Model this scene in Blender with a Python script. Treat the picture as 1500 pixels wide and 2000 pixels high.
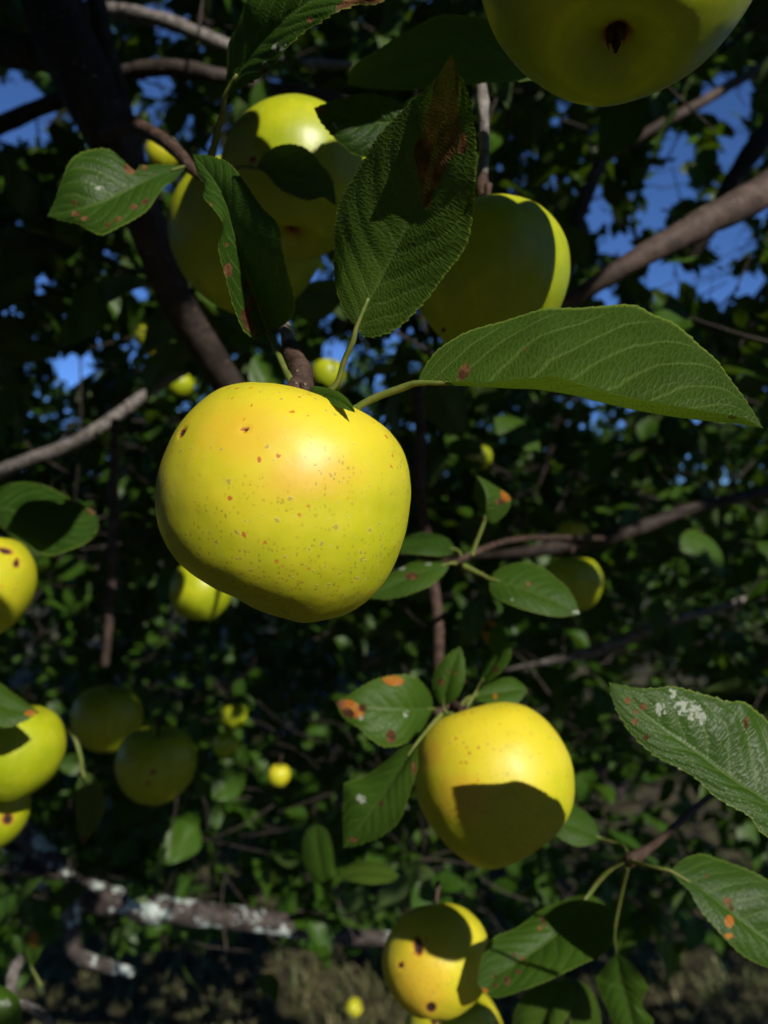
import bpy, math, random
import numpy as np
from mathutils import Vector, Matrix

for _o in list(bpy.data.objects):
    bpy.data.objects.remove(_o)
rng = np.random.default_rng(11)
random.seed(11)
scene = bpy.context.scene
COL = scene.collection

# ------------------------------------------------------------------ camera
CAM = np.array([0.0, 0.0, 1.5])
FPX = 1505.0                                   # focal length measured on the 1500 px wide photograph
cam_d = bpy.data.cameras.new('camera')
cam = bpy.data.objects.new('camera', cam_d)
COL.objects.link(cam)
cam.location = CAM
cam.rotation_euler = (math.radians(90), 0, 0)
cam_d.sensor_fit = 'HORIZONTAL'
cam_d.sensor_width = 24.0
cam_d.lens = 24.0 * FPX / 1500.0
cam_d.clip_start = 0.01
cam_d.clip_end = 800
cam_d.dof.use_dof = True
cam_d.dof.focus_distance = 0.212
cam_d.dof.aperture_fstop = 10.5
scene.camera = cam

# ------------------------------------------------------------------ sky, sun, exposure
SUN = np.array([0.42, -0.70, 0.57]); SUN /= np.linalg.norm(SUN)
world = bpy.data.worlds.new('World')
scene.world = world
world.use_nodes = True
wn = world.node_tree
wn.nodes.clear()
wo = wn.nodes.new('ShaderNodeOutputWorld')
wb = wn.nodes.new('ShaderNodeBackground')
sky = wn.nodes.new('ShaderNodeTexSky')
sky.sky_type = 'NISHITA'
sky.sun_disc = False
sky.sun_elevation = math.asin(SUN[2])
sky.sun_rotation = math.atan2(SUN[0], SUN[1])
sky.altitude = 3500.0
sky.air_density = 0.7
sky.dust_density = 0.0
sky.ozone_density = 10.0
wb.inputs['Strength'].default_value = 0.15
wn.links.new(sky.outputs[0], wb.inputs[0])
wn.links.new(wb.outputs[0], wo.inputs[0])
sun_d = bpy.data.lights.new('sun', 'SUN')
sun_d.energy = 5.0
sun_d.angle = math.radians(0.53)
sun_d.color = (1.0, 0.95, 0.86)
sun_o = bpy.data.objects.new('sun', sun_d)
COL.objects.link(sun_o)
sun_o.location = (3, -4, 6)
sun_o.rotation_euler = Vector(SUN).to_track_quat('Z', 'Y').to_euler()
scene.view_settings.view_transform = 'Standard'
scene.view_settings.look = 'None'
scene.view_settings.exposure = 0.0
scene.view_settings.gamma = 1.0
scene.view_settings.use_curve_mapping = False
scene.render.engine = 'CYCLES'
scene.cycles.max_bounces = 4
scene.cycles.diffuse_bounces = 2
scene.cycles.glossy_bounces = 2
scene.cycles.transmission_bounces = 2
scene.cycles.transparent_max_bounces = 4
scene.cycles.use_denoising = True
scene.cycles.use_adaptive_sampling = True
scene.cycles.adaptive_threshold = 0.03
scene.cycles.sample_clamp_indirect = 4.0

# ------------------------------------------------------------------ small maths
def P(px, py, d):
    """the point that photograph pixel (px, py) shows at depth d metres"""
    return np.array([(px - 750.0) / FPX * d, d, 1.5 - (py - 1000.0) / FPX * d])

def to_px(p):
    p = np.asarray(p, float)
    y = np.maximum(p[..., 1], 1e-4)
    return np.stack([750 + FPX * p[..., 0] / y, 1000 - FPX * (p[..., 2] - 1.5) / y], -1)

def nrm(v):
    v = np.asarray(v, float)
    return v / (np.linalg.norm(v, axis=-1, keepdims=True) + 1e-12)

def smooth(x, a, b):
    t = np.clip((x - a) / (b - a), 0, 1)
    return t * t * (3 - 2 * t)

def curve(pts, n):
    """Catmull-Rom through pts, n samples evenly spread along its length"""
    pts = np.asarray(pts, float)
    if len(pts) == 2:
        return pts[0] + (pts[1] - pts[0]) * np.linspace(0, 1, n)[:, None]
    q = np.vstack([2 * pts[0] - pts[1], pts, 2 * pts[-1] - pts[-2]])
    out = []
    for i in range(1, len(q) - 2):
        p0, p1, p2, p3 = q[i - 1], q[i], q[i + 1], q[i + 2]
        t = np.linspace(0, 1, 16, endpoint=False)[:, None]
        out.append(0.5 * (2 * p1 + (p2 - p0) * t + (2 * p0 - 5 * p1 + 4 * p2 - p3) * t ** 2 + (3 * p1 - p0 - 3 * p2 + p3) * t ** 3))
    out = np.vstack(out + [pts[-1:]])
    s = np.concatenate([[0], np.cumsum(np.linalg.norm(np.diff(out[:, :3], axis=0), axis=1))])
    x = np.linspace(0, s[-1], n)
    return np.stack([np.interp(x, s, out[:, k]) for k in range(out.shape[1])], 1)

_perm = rng.permutation(512)
def vnoise(p, seed=0):
    """value noise in 3-D, -1..1"""
    p = np.asarray(p, float) + seed * 17.31
    i = np.floor(p).astype(int); f = p - i; f = f * f * (3 - 2 * f)
    def h(a, b, c):
        return (_perm[(_perm[(_perm[a & 511] + b) & 511] + c) & 511] / 255.5) - 1
    r = 0
    for dx in (0, 1):
        for dy in (0, 1):
            for dz in (0, 1):
                w = (f[..., 0] if dx else 1 - f[..., 0]) * (f[..., 1] if dy else 1 - f[..., 1]) * (f[..., 2] if dz else 1 - f[..., 2])
                r = r + w * h(i[..., 0] + dx, i[..., 1] + dy, i[..., 2] + dz)
    return r

# ------------------------------------------------------------------ object helpers
def new_mesh(name, verts, faces, mat, smooth_shade=True, uv=None, attrs=None):
    me = bpy.data.meshes.new(name)
    verts = np.asarray(verts, np.float32)
    faces = np.asarray(faces, np.int32)
    me.vertices.add(len(verts)); me.vertices.foreach_set('co', verts.ravel())
    k = faces.shape[1]
    me.loops.add(faces.size); me.loops.foreach_set('vertex_index', faces.ravel())
    me.polygons.add(len(faces))
    me.polygons.foreach_set('loop_start', np.arange(0, faces.size, k, dtype=np.int32))
    if smooth_shade:
        me.polygons.foreach_set('use_smooth', np.ones(len(faces), bool))
    if uv is not None:
        l = me.uv_layers.new(name='UVMap')
        l.data.foreach_set('uv', np.asarray(uv, np.float32)[faces.ravel()].ravel())
    for nm, arr in (attrs or {}).items():
        arr = np.asarray(arr, np.float32)
        if arr.ndim == 1:
            a = me.attributes.new(nm, 'FLOAT', 'POINT'); a.data.foreach_set('value', arr)
        else:
            a = me.attributes.new(nm, 'FLOAT_COLOR', 'POINT'); a.data.foreach_set('color', arr.ravel())
    me.materials.append(mat)
    me.update()
    me.validate()
    return me

def link(name, me, parent=None, kind=None, label=None):
    o = bpy.data.objects.new(name, me)
    COL.objects.link(o)
    if parent is not None:
        o.parent = parent
        if parent.get('_off') is not None:
            o.matrix_parent_inverse = Matrix.Translation(-Vector(parent['_off']))
    if kind: o['kind'] = kind
    if label: o['label'] = label
    return o

def thing(name, label, cat, loc, group=None, world_parts=False):
    o = bpy.data.objects.new(name, None)
    COL.objects.link(o)
    o.location = loc
    o.empty_display_size = 0.05
    o['label'] = label; o['category'] = cat
    if group: o['group'] = group
    if world_parts: o['_off'] = tuple(float(v) for v in loc)
    return o

# ------------------------------------------------------------------ materials
class NT:
    def __init__(s, name):
        s.m = bpy.data.materials.new(name); s.m.use_nodes = True
        s.t = s.m.node_tree; s.t.nodes.clear()
        s.out = s.t.nodes.new('ShaderNodeOutputMaterial')
    def n(s, typ, ins=None, **props):
        nd = s.t.nodes.new('ShaderNode' + typ)
        for k, v in props.items(): setattr(nd, k, v)
        for k, v in (ins or {}).items():
            sock = nd.inputs[k]
            if hasattr(v, 'is_output') or isinstance(v, bpy.types.NodeSocket): s.t.links.new(v, sock)
            else: sock.default_value = v
        return nd
    def math(s, op, a, b=None, c=None, clamp=False):
        nd = s.t.nodes.new('ShaderNodeMath'); nd.operation = op; nd.use_clamp = clamp
        for i, v in enumerate((a, b, c)):
            if v is None: continue
            if isinstance(v, bpy.types.NodeSocket): s.t.links.new(v, nd.inputs[i])
            else: nd.inputs[i].default_value = v
        return nd.outputs[0]
    def step(s, x, a, b, lo=0.0, hi=1.0):
        nd = s.n('MapRange', {'Value': x, 'From Min': a, 'From Max': b, 'To Min': lo, 'To Max': hi}, interpolation_type='SMOOTHSTEP')
        return nd.outputs[0]
    def mix(s, f, a, b, typ='MIX'):
        nd = s.t.nodes.new('ShaderNodeMix'); nd.data_type = 'RGBA'; nd.blend_type = typ
        for sock, v in ((nd.inputs[0], f), (nd.inputs[6], a), (nd.inputs[7], b)):
            if isinstance(v, bpy.types.NodeSocket): s.t.links.new(v, sock)
            else: sock.default_value = v if not isinstance(v, tuple) or len(v) == 4 else (*v, 1)
        return nd.outputs[2]
    def noise(s, vec, scale, detail=3, rough=0.55, out=0):
        return s.n('TexNoise', {'Vector': vec, 'Scale': scale, 'Detail': detail, 'Roughness': rough}).outputs[out]

def leaf_material(name, hero):
    g = NT(name)
    uv = g.n('UVMap', uv_map='UVMap').outputs[0]
    sp = g.n('SeparateXYZ', {0: uv})
    u = sp.outputs[0]
    v = g.math('MULTIPLY_ADD', sp.outputs[1], 2.0, -1.0)
    av = g.math('ABSOLUTE', v)
    geo = g.n('NewGeometry')
    obj = g.n('TexCoord').outputs['Object'] if hero else geo.outputs['Position']
    back = geo.outputs['Backfacing']
    tint = g.n('Attribute', attribute_name='tint').outputs['Fac']
    oi = g.n('ObjectInfo').outputs['Random']
    mid = g.step(av, 0.012, 0.05, 1, 0)
    side = g.math('MULTIPLY', g.math('GREATER_THAN', v, 0.0), 0.42)
    gg = g.math('ADD', g.math('SUBTRACT', g.math('MULTIPLY', u, 9.0), g.math('ADD', g.math('MULTIPLY', av, 2.0), g.math('MULTIPLY', g.math('POWER', av, 2.5), 0.9))), side)
    wob = g.noise(uv, 6.0, 2)
    gg = g.math('ADD', gg, g.math('MULTIPLY_ADD', wob, 0.5, -0.25))
    fr = g.math('FRACT', g.math('ADD', gg, 20.0))
    dist = g.math('SUBTRACT', 0.5, g.math('ABSOLUTE', g.math('SUBTRACT', fr, 0.5)))
    lat = g.math('MULTIPLY', g.step(dist, 0.02, 0.085, 1, 0), g.step(av, 0.8, 1.0, 1, 0))
    vein = g.math('MAXIMUM', mid, g.math('MULTIPLY', lat, 0.9))
    big = g.noise(obj, 55.0 if hero else 18.0, 3)
    base = g.mix(g.step(big, 0.35, 0.65), (0.012, 0.040, 0.0025) if hero else (0.020, 0.062, 0.003), (0.021, 0.058, 0.0035) if hero else (0.034, 0.088, 0.005))
    base = g.mix(tint, base, (0.052, 0.115, 0.008))
    base = g.mix(g.step(oi, 0.75, 1.0, 0, 0.5), base, (0.075, 0.115, 0.012))
    base = g.mix(g.math('MULTIPLY', vein, 0.6), base, (0.10, 0.16, 0.035))
    under = g.mix(g.math('MULTIPLY', vein, 0.4), (0.060, 0.10, 0.025), (0.11, 0.15, 0.045))
    col = g.mix(back, base, under)
    trans = g.mix(vein, (0.115, 0.21, 0.008), (0.08, 0.14, 0.008))
    rough_v = 0.42
    if hero:
        vor = g.n('TexVoronoi', {'Vector': obj, 'Scale': 430.0, 'Randomness': 1.0}, feature='DISTANCE_TO_EDGE').outputs['Distance']
        cv = g.n('CombineXYZ', {0: g.math('MULTIPLY', u, 66.0), 1: g.math('MULTIPLY_ADD', gg, 0.6, g.math('MULTIPLY', v, 7.5)), 2: 0.0}).outputs[0]
        cvj = g.n('VectorMath', {0: cv, 1: g.n('VectorMath', {0: g.noise(obj, 260.0, 2, out=1), 'Scale': 0.5}, operation='SCALE').outputs[0]}, operation='ADD').outputs[0]
        vor2 = g.n('TexVoronoi', {'Vector': cvj, 'Scale': 1.0, 'Randomness': 1.0}, feature='DISTANCE_TO_EDGE', voronoi_dimensions='2D').outputs['Distance']
        ret = g.math('MAXIMUM', g.step(vor2, 0.0, 0.09, 1, 0), g.math('MULTIPLY', g.step(vor, 0.0, 0.14, 1, 0), 0.45))
        col = g.mix(g.math('MULTIPLY', ret, 0.30), col, (0.085, 0.145, 0.035))
        spot = g.n('Attribute', attribute_name='spot').outputs['Color']
        ss = g.n('SeparateColor', {0: spot})
        jag = g.noise(obj, 420.0, 3, 0.6)
        jag2 = g.noise(obj, 160.0, 3, 0.6)
        jo = g.math('MULTIPLY_ADD', g.math('ADD', jag, jag2), 0.55, -0.55)
        br = g.step(g.math('ADD', ss.outputs[0], jo), 0.42, 0.58)
        org = g.step(g.math('ADD', ss.outputs[1], jo), 0.40, 0.60)
        wht = g.math('MULTIPLY', g.step(g.math('ADD', ss.outputs[2], g.math('MULTIPLY', jo, 2.6)), 0.62, 0.74), g.step(g.noise(obj, 650.0, 2), 0.42, 0.52))
        ring = g.step(g.math('ADD', ss.outputs[0], jo), 0.28, 0.50)
        brc = g.mix(g.step(jag2, 0.35, 0.7), (0.045, 0.018, 0.008), (0.19, 0.09, 0.04))
        col = g.mix(g.math('MULTIPLY', ring, 0.6), col, (0.10, 0.045, 0.012))
        col = g.mix(org, col, g.mix(g.step(jag, 0.4, 0.62), (0.42, 0.085, 0.012), (0.36, 0.20, 0.02)))
        col = g.mix(br, col, brc)
        col = g.mix(wht, col, (0.30, 0.33, 0.27))
        edge = g.step(av, 0.955, 0.995)
        col = g.mix(g.math('MULTIPLY', edge, 0.7), col, (0.17, 0.24, 0.035))
        hgt = g.math('ADD', g.math('ADD', g.math('MULTIPLY', g.step(vor2, 0.0, 0.30), -0.9), g.math('MULTIPLY', g.step(vor, 0.0, 0.35), -0.35)), g.math('MULTIPLY', vein, 0.4))
        hgt = g.math('ADD', hgt, g.math('MULTIPLY', g.noise(obj, 900.0, 2), 0.4))
        hgt = g.math('ADD', hgt, g.math('MULTIPLY', br, -0.6))
        bump = g.n('Bump', {'Strength': 0.5, 'Distance': 0.0002, 'Height': hgt}).outputs[0]
        dead = g.math('MAXIMUM', br, wht)
        rough = g.step(dead, 0, 1, 0.42, 0.85)
        spec = g.step(dead, 0, 1, 0.22, 0.12)
    else:
        mot = g.noise(obj, 120.0, 3, 0.7)
        age = g.math('MULTIPLY', g.step(mot, 0.62, 0.70), g.step(g.noise(obj, 9.0, 2), 0.52, 0.62))
        col = g.mix(g.math('MULTIPLY', age, 0.8), col, (0.14, 0.06, 0.02))
        hgt = g.math('ADD', g.math('MULTIPLY', vein, -0.6), mot)
        bump = g.n('Bump', {'Strength': 0.5, 'Distance': 0.0008, 'Height': hgt}).outputs[0]
        rough, spec = 0.42, 0.28
        dead = 0.0
    pb = g.n('BsdfPrincipled', {'Base Color': col, 'Roughness': rough, 'Normal': bump, 'Specular IOR Level': spec})
    tr = g.n('BsdfTranslucent', {'Color': trans, 'Normal': bump})
    f = g.step(dead, 0, 1, 0.28, 0.1) if hero else 0.28
    ms = g.n('MixShader', {0: f, 1: pb.outputs[0], 2: tr.outputs[0]})
    g.t.links.new(ms.outputs[0], g.out.inputs[0])
    return g.m

def apple_material(name, ripe):
    """skin: green ground colour turning yellow on the stem half, blush, lenticels and rust specks"""
    g = NT(name)
    obj = g.n('TexCoord').outputs['Object']
    oi = g.n('ObjectInfo').outputs['Random']
    off = g.n('CombineXYZ', {0: g.math('MULTIPLY', oi, 7.0), 1: g.math('MULTIPLY', oi, 3.0), 2: oi}).outputs[0]
    vec = g.n('VectorMath', {0: obj, 1: off}, operation='ADD').outputs[0]
    spot = g.n('SeparateColor', {0: g.n('Attribute', attribute_name='spot').outputs['Color']})
    z = g.n('SeparateXYZ', {0: obj}).outputs[2]
    n1 = g.noise(vec, 26.0, 3)
    n2 = g.noise(vec, 75.0, 4, 0.6)
    ripev = g.math('ADD', g.math('MULTIPLY_ADD', z, 7.0, 0.10), g.math('MULTIPLY_ADD', g.math('ADD', n1, n2), 1.2, -1.2))
    if ripe:
        ripev = g.math('ADD', ripev, g.math('MULTIPLY', spot.outputs[1], 0.8))
        base = g.mix(g.step(ripev, -0.45, 1.15), (0.43, 0.46, 0.008), (0.68, 0.56, 0.022))
        base = g.mix(g.math('MULTIPLY', g.step(g.math('ADD', spot.outputs[2], g.math('MULTIPLY_ADD', n2, 0.9, -0.45)), 0.35, 1.15), 0.42), base, (0.70, 0.30, 0.035))
    else:
        base = g.mix(g.step(ripev, -0.15, 0.75), (0.30, 0.37, 0.005), (0.46, 0.47, 0.008))
    streak = g.n('VectorMath', {0: vec, 1: (1.0, 1.0, 0.22)}, operation='MULTIPLY').outputs[0]
    base = g.mix(g.step(g.noise(streak, 260.0, 2), 0.45, 0.7, 0, 0.14), base, (0.60, 0.55, 0.06))
    wv = g.n('VectorMath', {0: g.noise(vec, 900.0, 2, out=1), 'Scale': 0.0016}, operation='SCALE').outputs[0]
    vecd = g.n('VectorMath', {0: vec, 1: wv}, operation='ADD').outputs[0]
    v1 = g.n('TexVoronoi', {'Vector': vecd, 'Scale': 340.0}, feature='F1')
    keep1 = g.n('SeparateColor', {0: v1.outputs['Color']})
    size1 = g.math('MULTIPLY_ADD', g.math('POWER', keep1.outputs[1], 3.0), 0.16, 0.075)
    dot = g.math('MULTIPLY', g.step(g.math('SUBTRACT', v1.outputs['Distance'], size1), -0.03, 0.03, 1, 0), g.step(keep1.outputs[0], 0.15, 0.17))
    ringd = g.math('MULTIPLY', g.step(g.math('SUBTRACT', v1.outputs['Distance'], size1), 0.03, 0.14, 1, 0), g.step(keep1.outputs[0], 0.15, 0.17))
    base = g.mix(g.math('MULTIPLY', ringd, 0.25 if ripe else 0.15), base, (0.62, 0.60, 0.16))
    base = g.mix(g.math('MULTIPLY', dot, 0.50 if ripe else 0.35), base, (0.30, 0.17, 0.035))
    if ripe:
        v2 = g.n('TexVoronoi', {'Vector': vecd, 'Scale': 230.0}, feature='F1')
        k2 = g.n('SeparateColor', {0: v2.outputs['Color']})
        mask = g.step(g.math('ADD', n1, g.math('MULTIPLY', z, 5.0)), 0.36, 0.56)
        rd = g.math('MULTIPLY', g.math('MULTIPLY', g.step(g.math('SUBTRACT', v2.outputs['Distance'], g.math('MULTIPLY', k2.outputs[1], 0.10)), 0.03, 0.12, 1, 0), g.step(k2.outputs[0], 0.30, 0.32)), mask)
        base = g.mix(g.math('MULTIPLY', rd, 0.85), base, (0.48, 0.075, 0.02))
        v3 = g.n('TexVoronoi', {'Vector': g.n('VectorMath', {0: vecd, 1: (1.0, 1.0, 0.8)}, operation='MULTIPLY').outputs[0], 'Scale': 820.0}, feature='F1')
        k3 = g.n('SeparateColor', {0: v3.outputs['Color']})
        m3 = g.step(g.math('ADD', g.noise(vec, 48.0, 4, 0.65), g.math('MULTIPLY', z, -3.5)), 0.44, 0.60)
        ru = g.math('MULTIPLY', g.math('MULTIPLY', g.step(v3.outputs['Distance'], 0.22, 0.42, 1, 0), g.step(k3.outputs[0], 0.45, 0.5)), m3)
        base = g.mix(g.math('MULTIPLY', ru, 0.55), base, (0.24, 0.16, 0.025))
    scar_shade = g.step(g.math('ADD', spot.outputs[0], g.math('MULTIPLY_ADD', g.noise(vec, 500.0, 3), 0.35, -0.175)), 0.4, 0.6)  # real scars, plus the shade painted into the calyx basin
    halo = g.step(g.math('ADD', spot.outputs[0], g.math('MULTIPLY_ADD', n2, 0.4, -0.2)), 0.12, 0.42)
    base = g.mix(g.math('MULTIPLY', halo, 0.8), base, (0.42, 0.10, 0.02))
    base = g.mix(scar_shade, base, (0.035, 0.014, 0.008))
    hg = g.math('ADD', g.math('MULTIPLY', dot, 0.3), g.math('MULTIPLY', n2, 0.8))
    hg = g.math('ADD', hg, g.math('MULTIPLY', g.noise(vec, 700.0, 2), 0.10))
    bump = g.n('Bump', {'Strength': 0.35, 'Distance': 0.0006, 'Height': hg}).outputs[0]
    rough = g.math('ADD', g.math('MULTIPLY_ADD', n2, 0.12, 0.40 if ripe else 0.34), g.math('MULTIPLY', scar_shade, 0.3))
    pb = g.n('BsdfPrincipled', {'Base Color': base, 'Roughness': rough, 'Normal': bump, 'Specular IOR Level': 0.5,
                                'Subsurface Weight': 0.12, 'Subsurface Radius': (0.006, 0.004, 0.001), 'Subsurface Scale': 1.0})
    g.t.links.new(pb.outputs[0], g.out.inputs[0])
    return g.m

def bark_material(name, dark, light, lichen=0.0, scale=1.0):
    g = NT(name)
    obj = g.n('NewGeometry').outputs['Position']
    a = g.noise(obj, 70.0 * scale, 4, 0.65)
    b = g.noise(obj, 320.0 * scale, 3, 0.7)
    col = g.mix(g.step(a, 0.35, 0.7), dark, light)
    col = g.mix(g.step(b, 0.45, 0.75, 0, 0.6), col, tuple(c * 0.45 for c in dark))
    vo = g.n('TexVoronoi', {'Vector': obj, 'Scale': 170.0 * scale}, feature='F1')
    k = g.n('SeparateColor', {0: vo.outputs['Color']}).outputs[0]
    len_ = g.math('MULTIPLY', g.step(vo.outputs['Distance'], 0.12, 0.22, 1, 0), g.step(k, 0.7, 0.72))
    col = g.mix(g.math('MULTIPLY', len_, 0.7), col, (0.26, 0.20, 0.14))
    if lichen:
        l1 = g.noise(obj, 26.0, 4, 0.6)
        l2 = g.noise(obj, 190.0, 3, 0.6)
        lm = g.step(g.math('ADD', l1, g.math('MULTIPLY_ADD', l2, 0.3, -0.15)), 0.60 - lichen, 0.66 - lichen)
        col = g.mix(lm, col, g.mix(g.step(l2, 0.35, 0.65), (0.50, 0.55, 0.50), (0.34, 0.40, 0.36)))
    hg = g.math('ADD', g.math('MULTIPLY', a, 1.0), g.math('ADD', g.math('MULTIPLY', b, 0.5), g.math('MULTIPLY', len_, 0.4)))
    bump = g.n('Bump', {'Strength': 0.8, 'Distance': 0.0015, 'Height': hg}).outputs[0]
    pb = g.n('BsdfPrincipled', {'Base Color': col, 'Roughness': 0.7, 'Normal': bump, 'Specular IOR Level': 0.3})
    g.t.links.new(pb.outputs[0], g.out.inputs[0])
    return g.m

def plain_material(name, c1, c2, scale, rough=0.6, bumpd=0.0004):
    g = NT(name)
    obj = g.n('NewGeometry').outputs['Position']
    a = g.noise(obj, scale, 4, 0.65)
    col = g.mix(g.step(a, 0.35, 0.68), c1, c2)
    bump = g.n('Bump', {'Strength': 0.6, 'Distance': bumpd, 'Height': a}).outputs[0]
    pb = g.n('BsdfPrincipled', {'Base Color': col, 'Roughness': rough, 'Normal': bump, 'Specular IOR Level': 0.35})
    g.t.links.new(pb.outputs[0], g.out.inputs[0])
    return g.m

M_LEAF = leaf_material('leaf_blade', True)
M_FOL = leaf_material('foliage_leaf', False)
M_RIPE = apple_material('apple_skin_yellow', True)
M_GREEN = apple_material('apple_skin_green', False)
M_LIMB = bark_material('limb_bark', (0.026, 0.018, 0.014), (0.06, 0.045, 0.036))
M_BRANCH = bark_material('branch_bark', (0.050, 0.034, 0.026), (0.11, 0.075, 0.062))
M_GREY = bark_material('grey_twig_bark', (0.10, 0.085, 0.075), (0.30, 0.27, 0.25), scale=2.0)
M_TWIG = bark_material('twig_bark', (0.040, 0.022, 0.015), (0.10, 0.060, 0.042), scale=2.0)
M_LICHEN = bark_material('lichen_bark', (0.030, 0.024, 0.020), (0.085, 0.062, 0.055), lichen=0.06)
M_PET = plain_material('leaf_stalk', (0.10, 0.15, 0.022), (0.17, 0.17, 0.045), 300.0, 0.5)
M_CALYX = plain_material('dry_calyx', (0.05, 0.022, 0.012), (0.14, 0.07, 0.035), 600.0, 0.8)
M_GRASS = plain_material('grass_blade', (0.055, 0.085, 0.018), (0.15, 0.125, 0.055), 9.0, 0.6)
M_SOIL = plain_material('orchard_ground', (0.035, 0.026, 0.016), (0.085, 0.075, 0.030), 14.0, 0.9, 0.01)

# ------------------------------------------------------------------ shape builders
def grid_faces(nu, nv, base=0, close_v=False):
    i = np.arange(nu - 1)[:, None]
    j = np.arange(nv if close_v else nv - 1)[None, :]
    a = i * nv + j; b = i * nv + (j + 1) % nv
    return np.stack([a, b, b + nv, a + nv], -1).reshape(-1, 4) + base

def tube_geo(pts, radii, sides=10, n=None, rough=0.0, seed=0, knots=()):
    pts = np.asarray(pts, float)
    radii = np.broadcast_to(np.asarray(radii, float), (len(pts),)) if np.ndim(radii) == 0 else np.asarray(radii, float)
    n = n or max(6, len(pts) * 6)
    c = curve(np.column_stack([pts, radii]), n)
    p, r = c[:, :3], c[:, 3]
    T = nrm(np.gradient(p, axis=0))
    up = np.array([0.13, 0.31, 0.94]) if abs(T[0, 2]) < 0.9 else np.array([1.0, 0.1, 0])
    U = np.zeros_like(p); U[0] = nrm(np.cross(T[0], up))
    for i in range(1, n):
        U[i] = nrm(U[i - 1] - T[i] * (U[i - 1] @ T[i]))
    V = np.cross(T, U)
    a = np.linspace(0, 2 * math.pi, sides, endpoint=False)
    ring = np.cos(a)[None, :, None] * U[:, None] + np.sin(a)[None, :, None] * V[:, None]
    rr = np.repeat(r[:, None], sides, 1)
    s = np.linspace(0, 1, n)
    for (t0, wd, amp) in knots:
        rr = rr * (1 + amp * np.exp(-((s - t0) / wd) ** 2))[:, None]
    q = p[:, None] + ring * rr[..., None]
    if rough:
        k = 0.7 / max(r.mean(), 1e-4)
        rr = rr * (1 + rough * vnoise(q * k, seed) + rough * 0.5 * vnoise(q * k * 2.7, seed + 3))
        q = p[:, None] + ring * rr[..., None]
    v = np.vstack([q.reshape(-1, 3), p[:1] - T[:1] * r[0] * 0.3, p[-1:] + T[-1:] * r[-1] * 0.5])
    f = grid_faces(n, sides, close_v=True)
    j = np.arange(sides)
    c0 = np.stack([np.full(sides, n * sides), (j + 1) % sides, j, j], 1)
    e = (n - 1) * sides
    c1 = np.stack([np.full(sides, n * sides + 1), e + j, e + (j + 1) % sides, e + (j + 1) % sides], 1)
    return v, f, c0[:, :3], c1[:, :3]

def tube(name, pts, radii, mat, parent, sides=10, n=None, rough=0.0, seed=0, knots=(), label=None):
    v, f, c0, c1 = tube_geo(pts, radii, sides, n, rough, seed, knots)
    me = bpy.data.meshes.new(name)
    me.from_pydata(v.tolist(), [], f.tolist() + c0.tolist() + c1.tolist())
    me.polygons.foreach_set('use_smooth', np.ones(len(me.polygons), bool))
    me.materials.append(mat)
    me.update()
    return link(name, me, parent, label=label)

def px_tube(name, pts, mat, parent, **kw):
    """pts: (px, py, depth, width in photograph pixels)"""
    return tube(name, [P(*p[:3]) for p in pts], [p[3] / FPX * p[2] / 2 for p in pts], mat, parent, **kw)

def vein_relief(u, v):
    av = np.abs(v)
    g = u * 9.0 - av * 2.0 - 0.9 * av ** 2.5 + 0.42 * (v > 0)
    fr = np.abs((g + 20) % 1.0 - 0.5)
    lat = np.cos(fr * 2 * math.pi)            # -1 on a vein... 1 between
    return lat * smooth(av, 0.0, 0.25) * (1 - smooth(av, 0.8, 1.0)) - 0.8 * np.exp(-(av / 0.05) ** 2)

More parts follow.
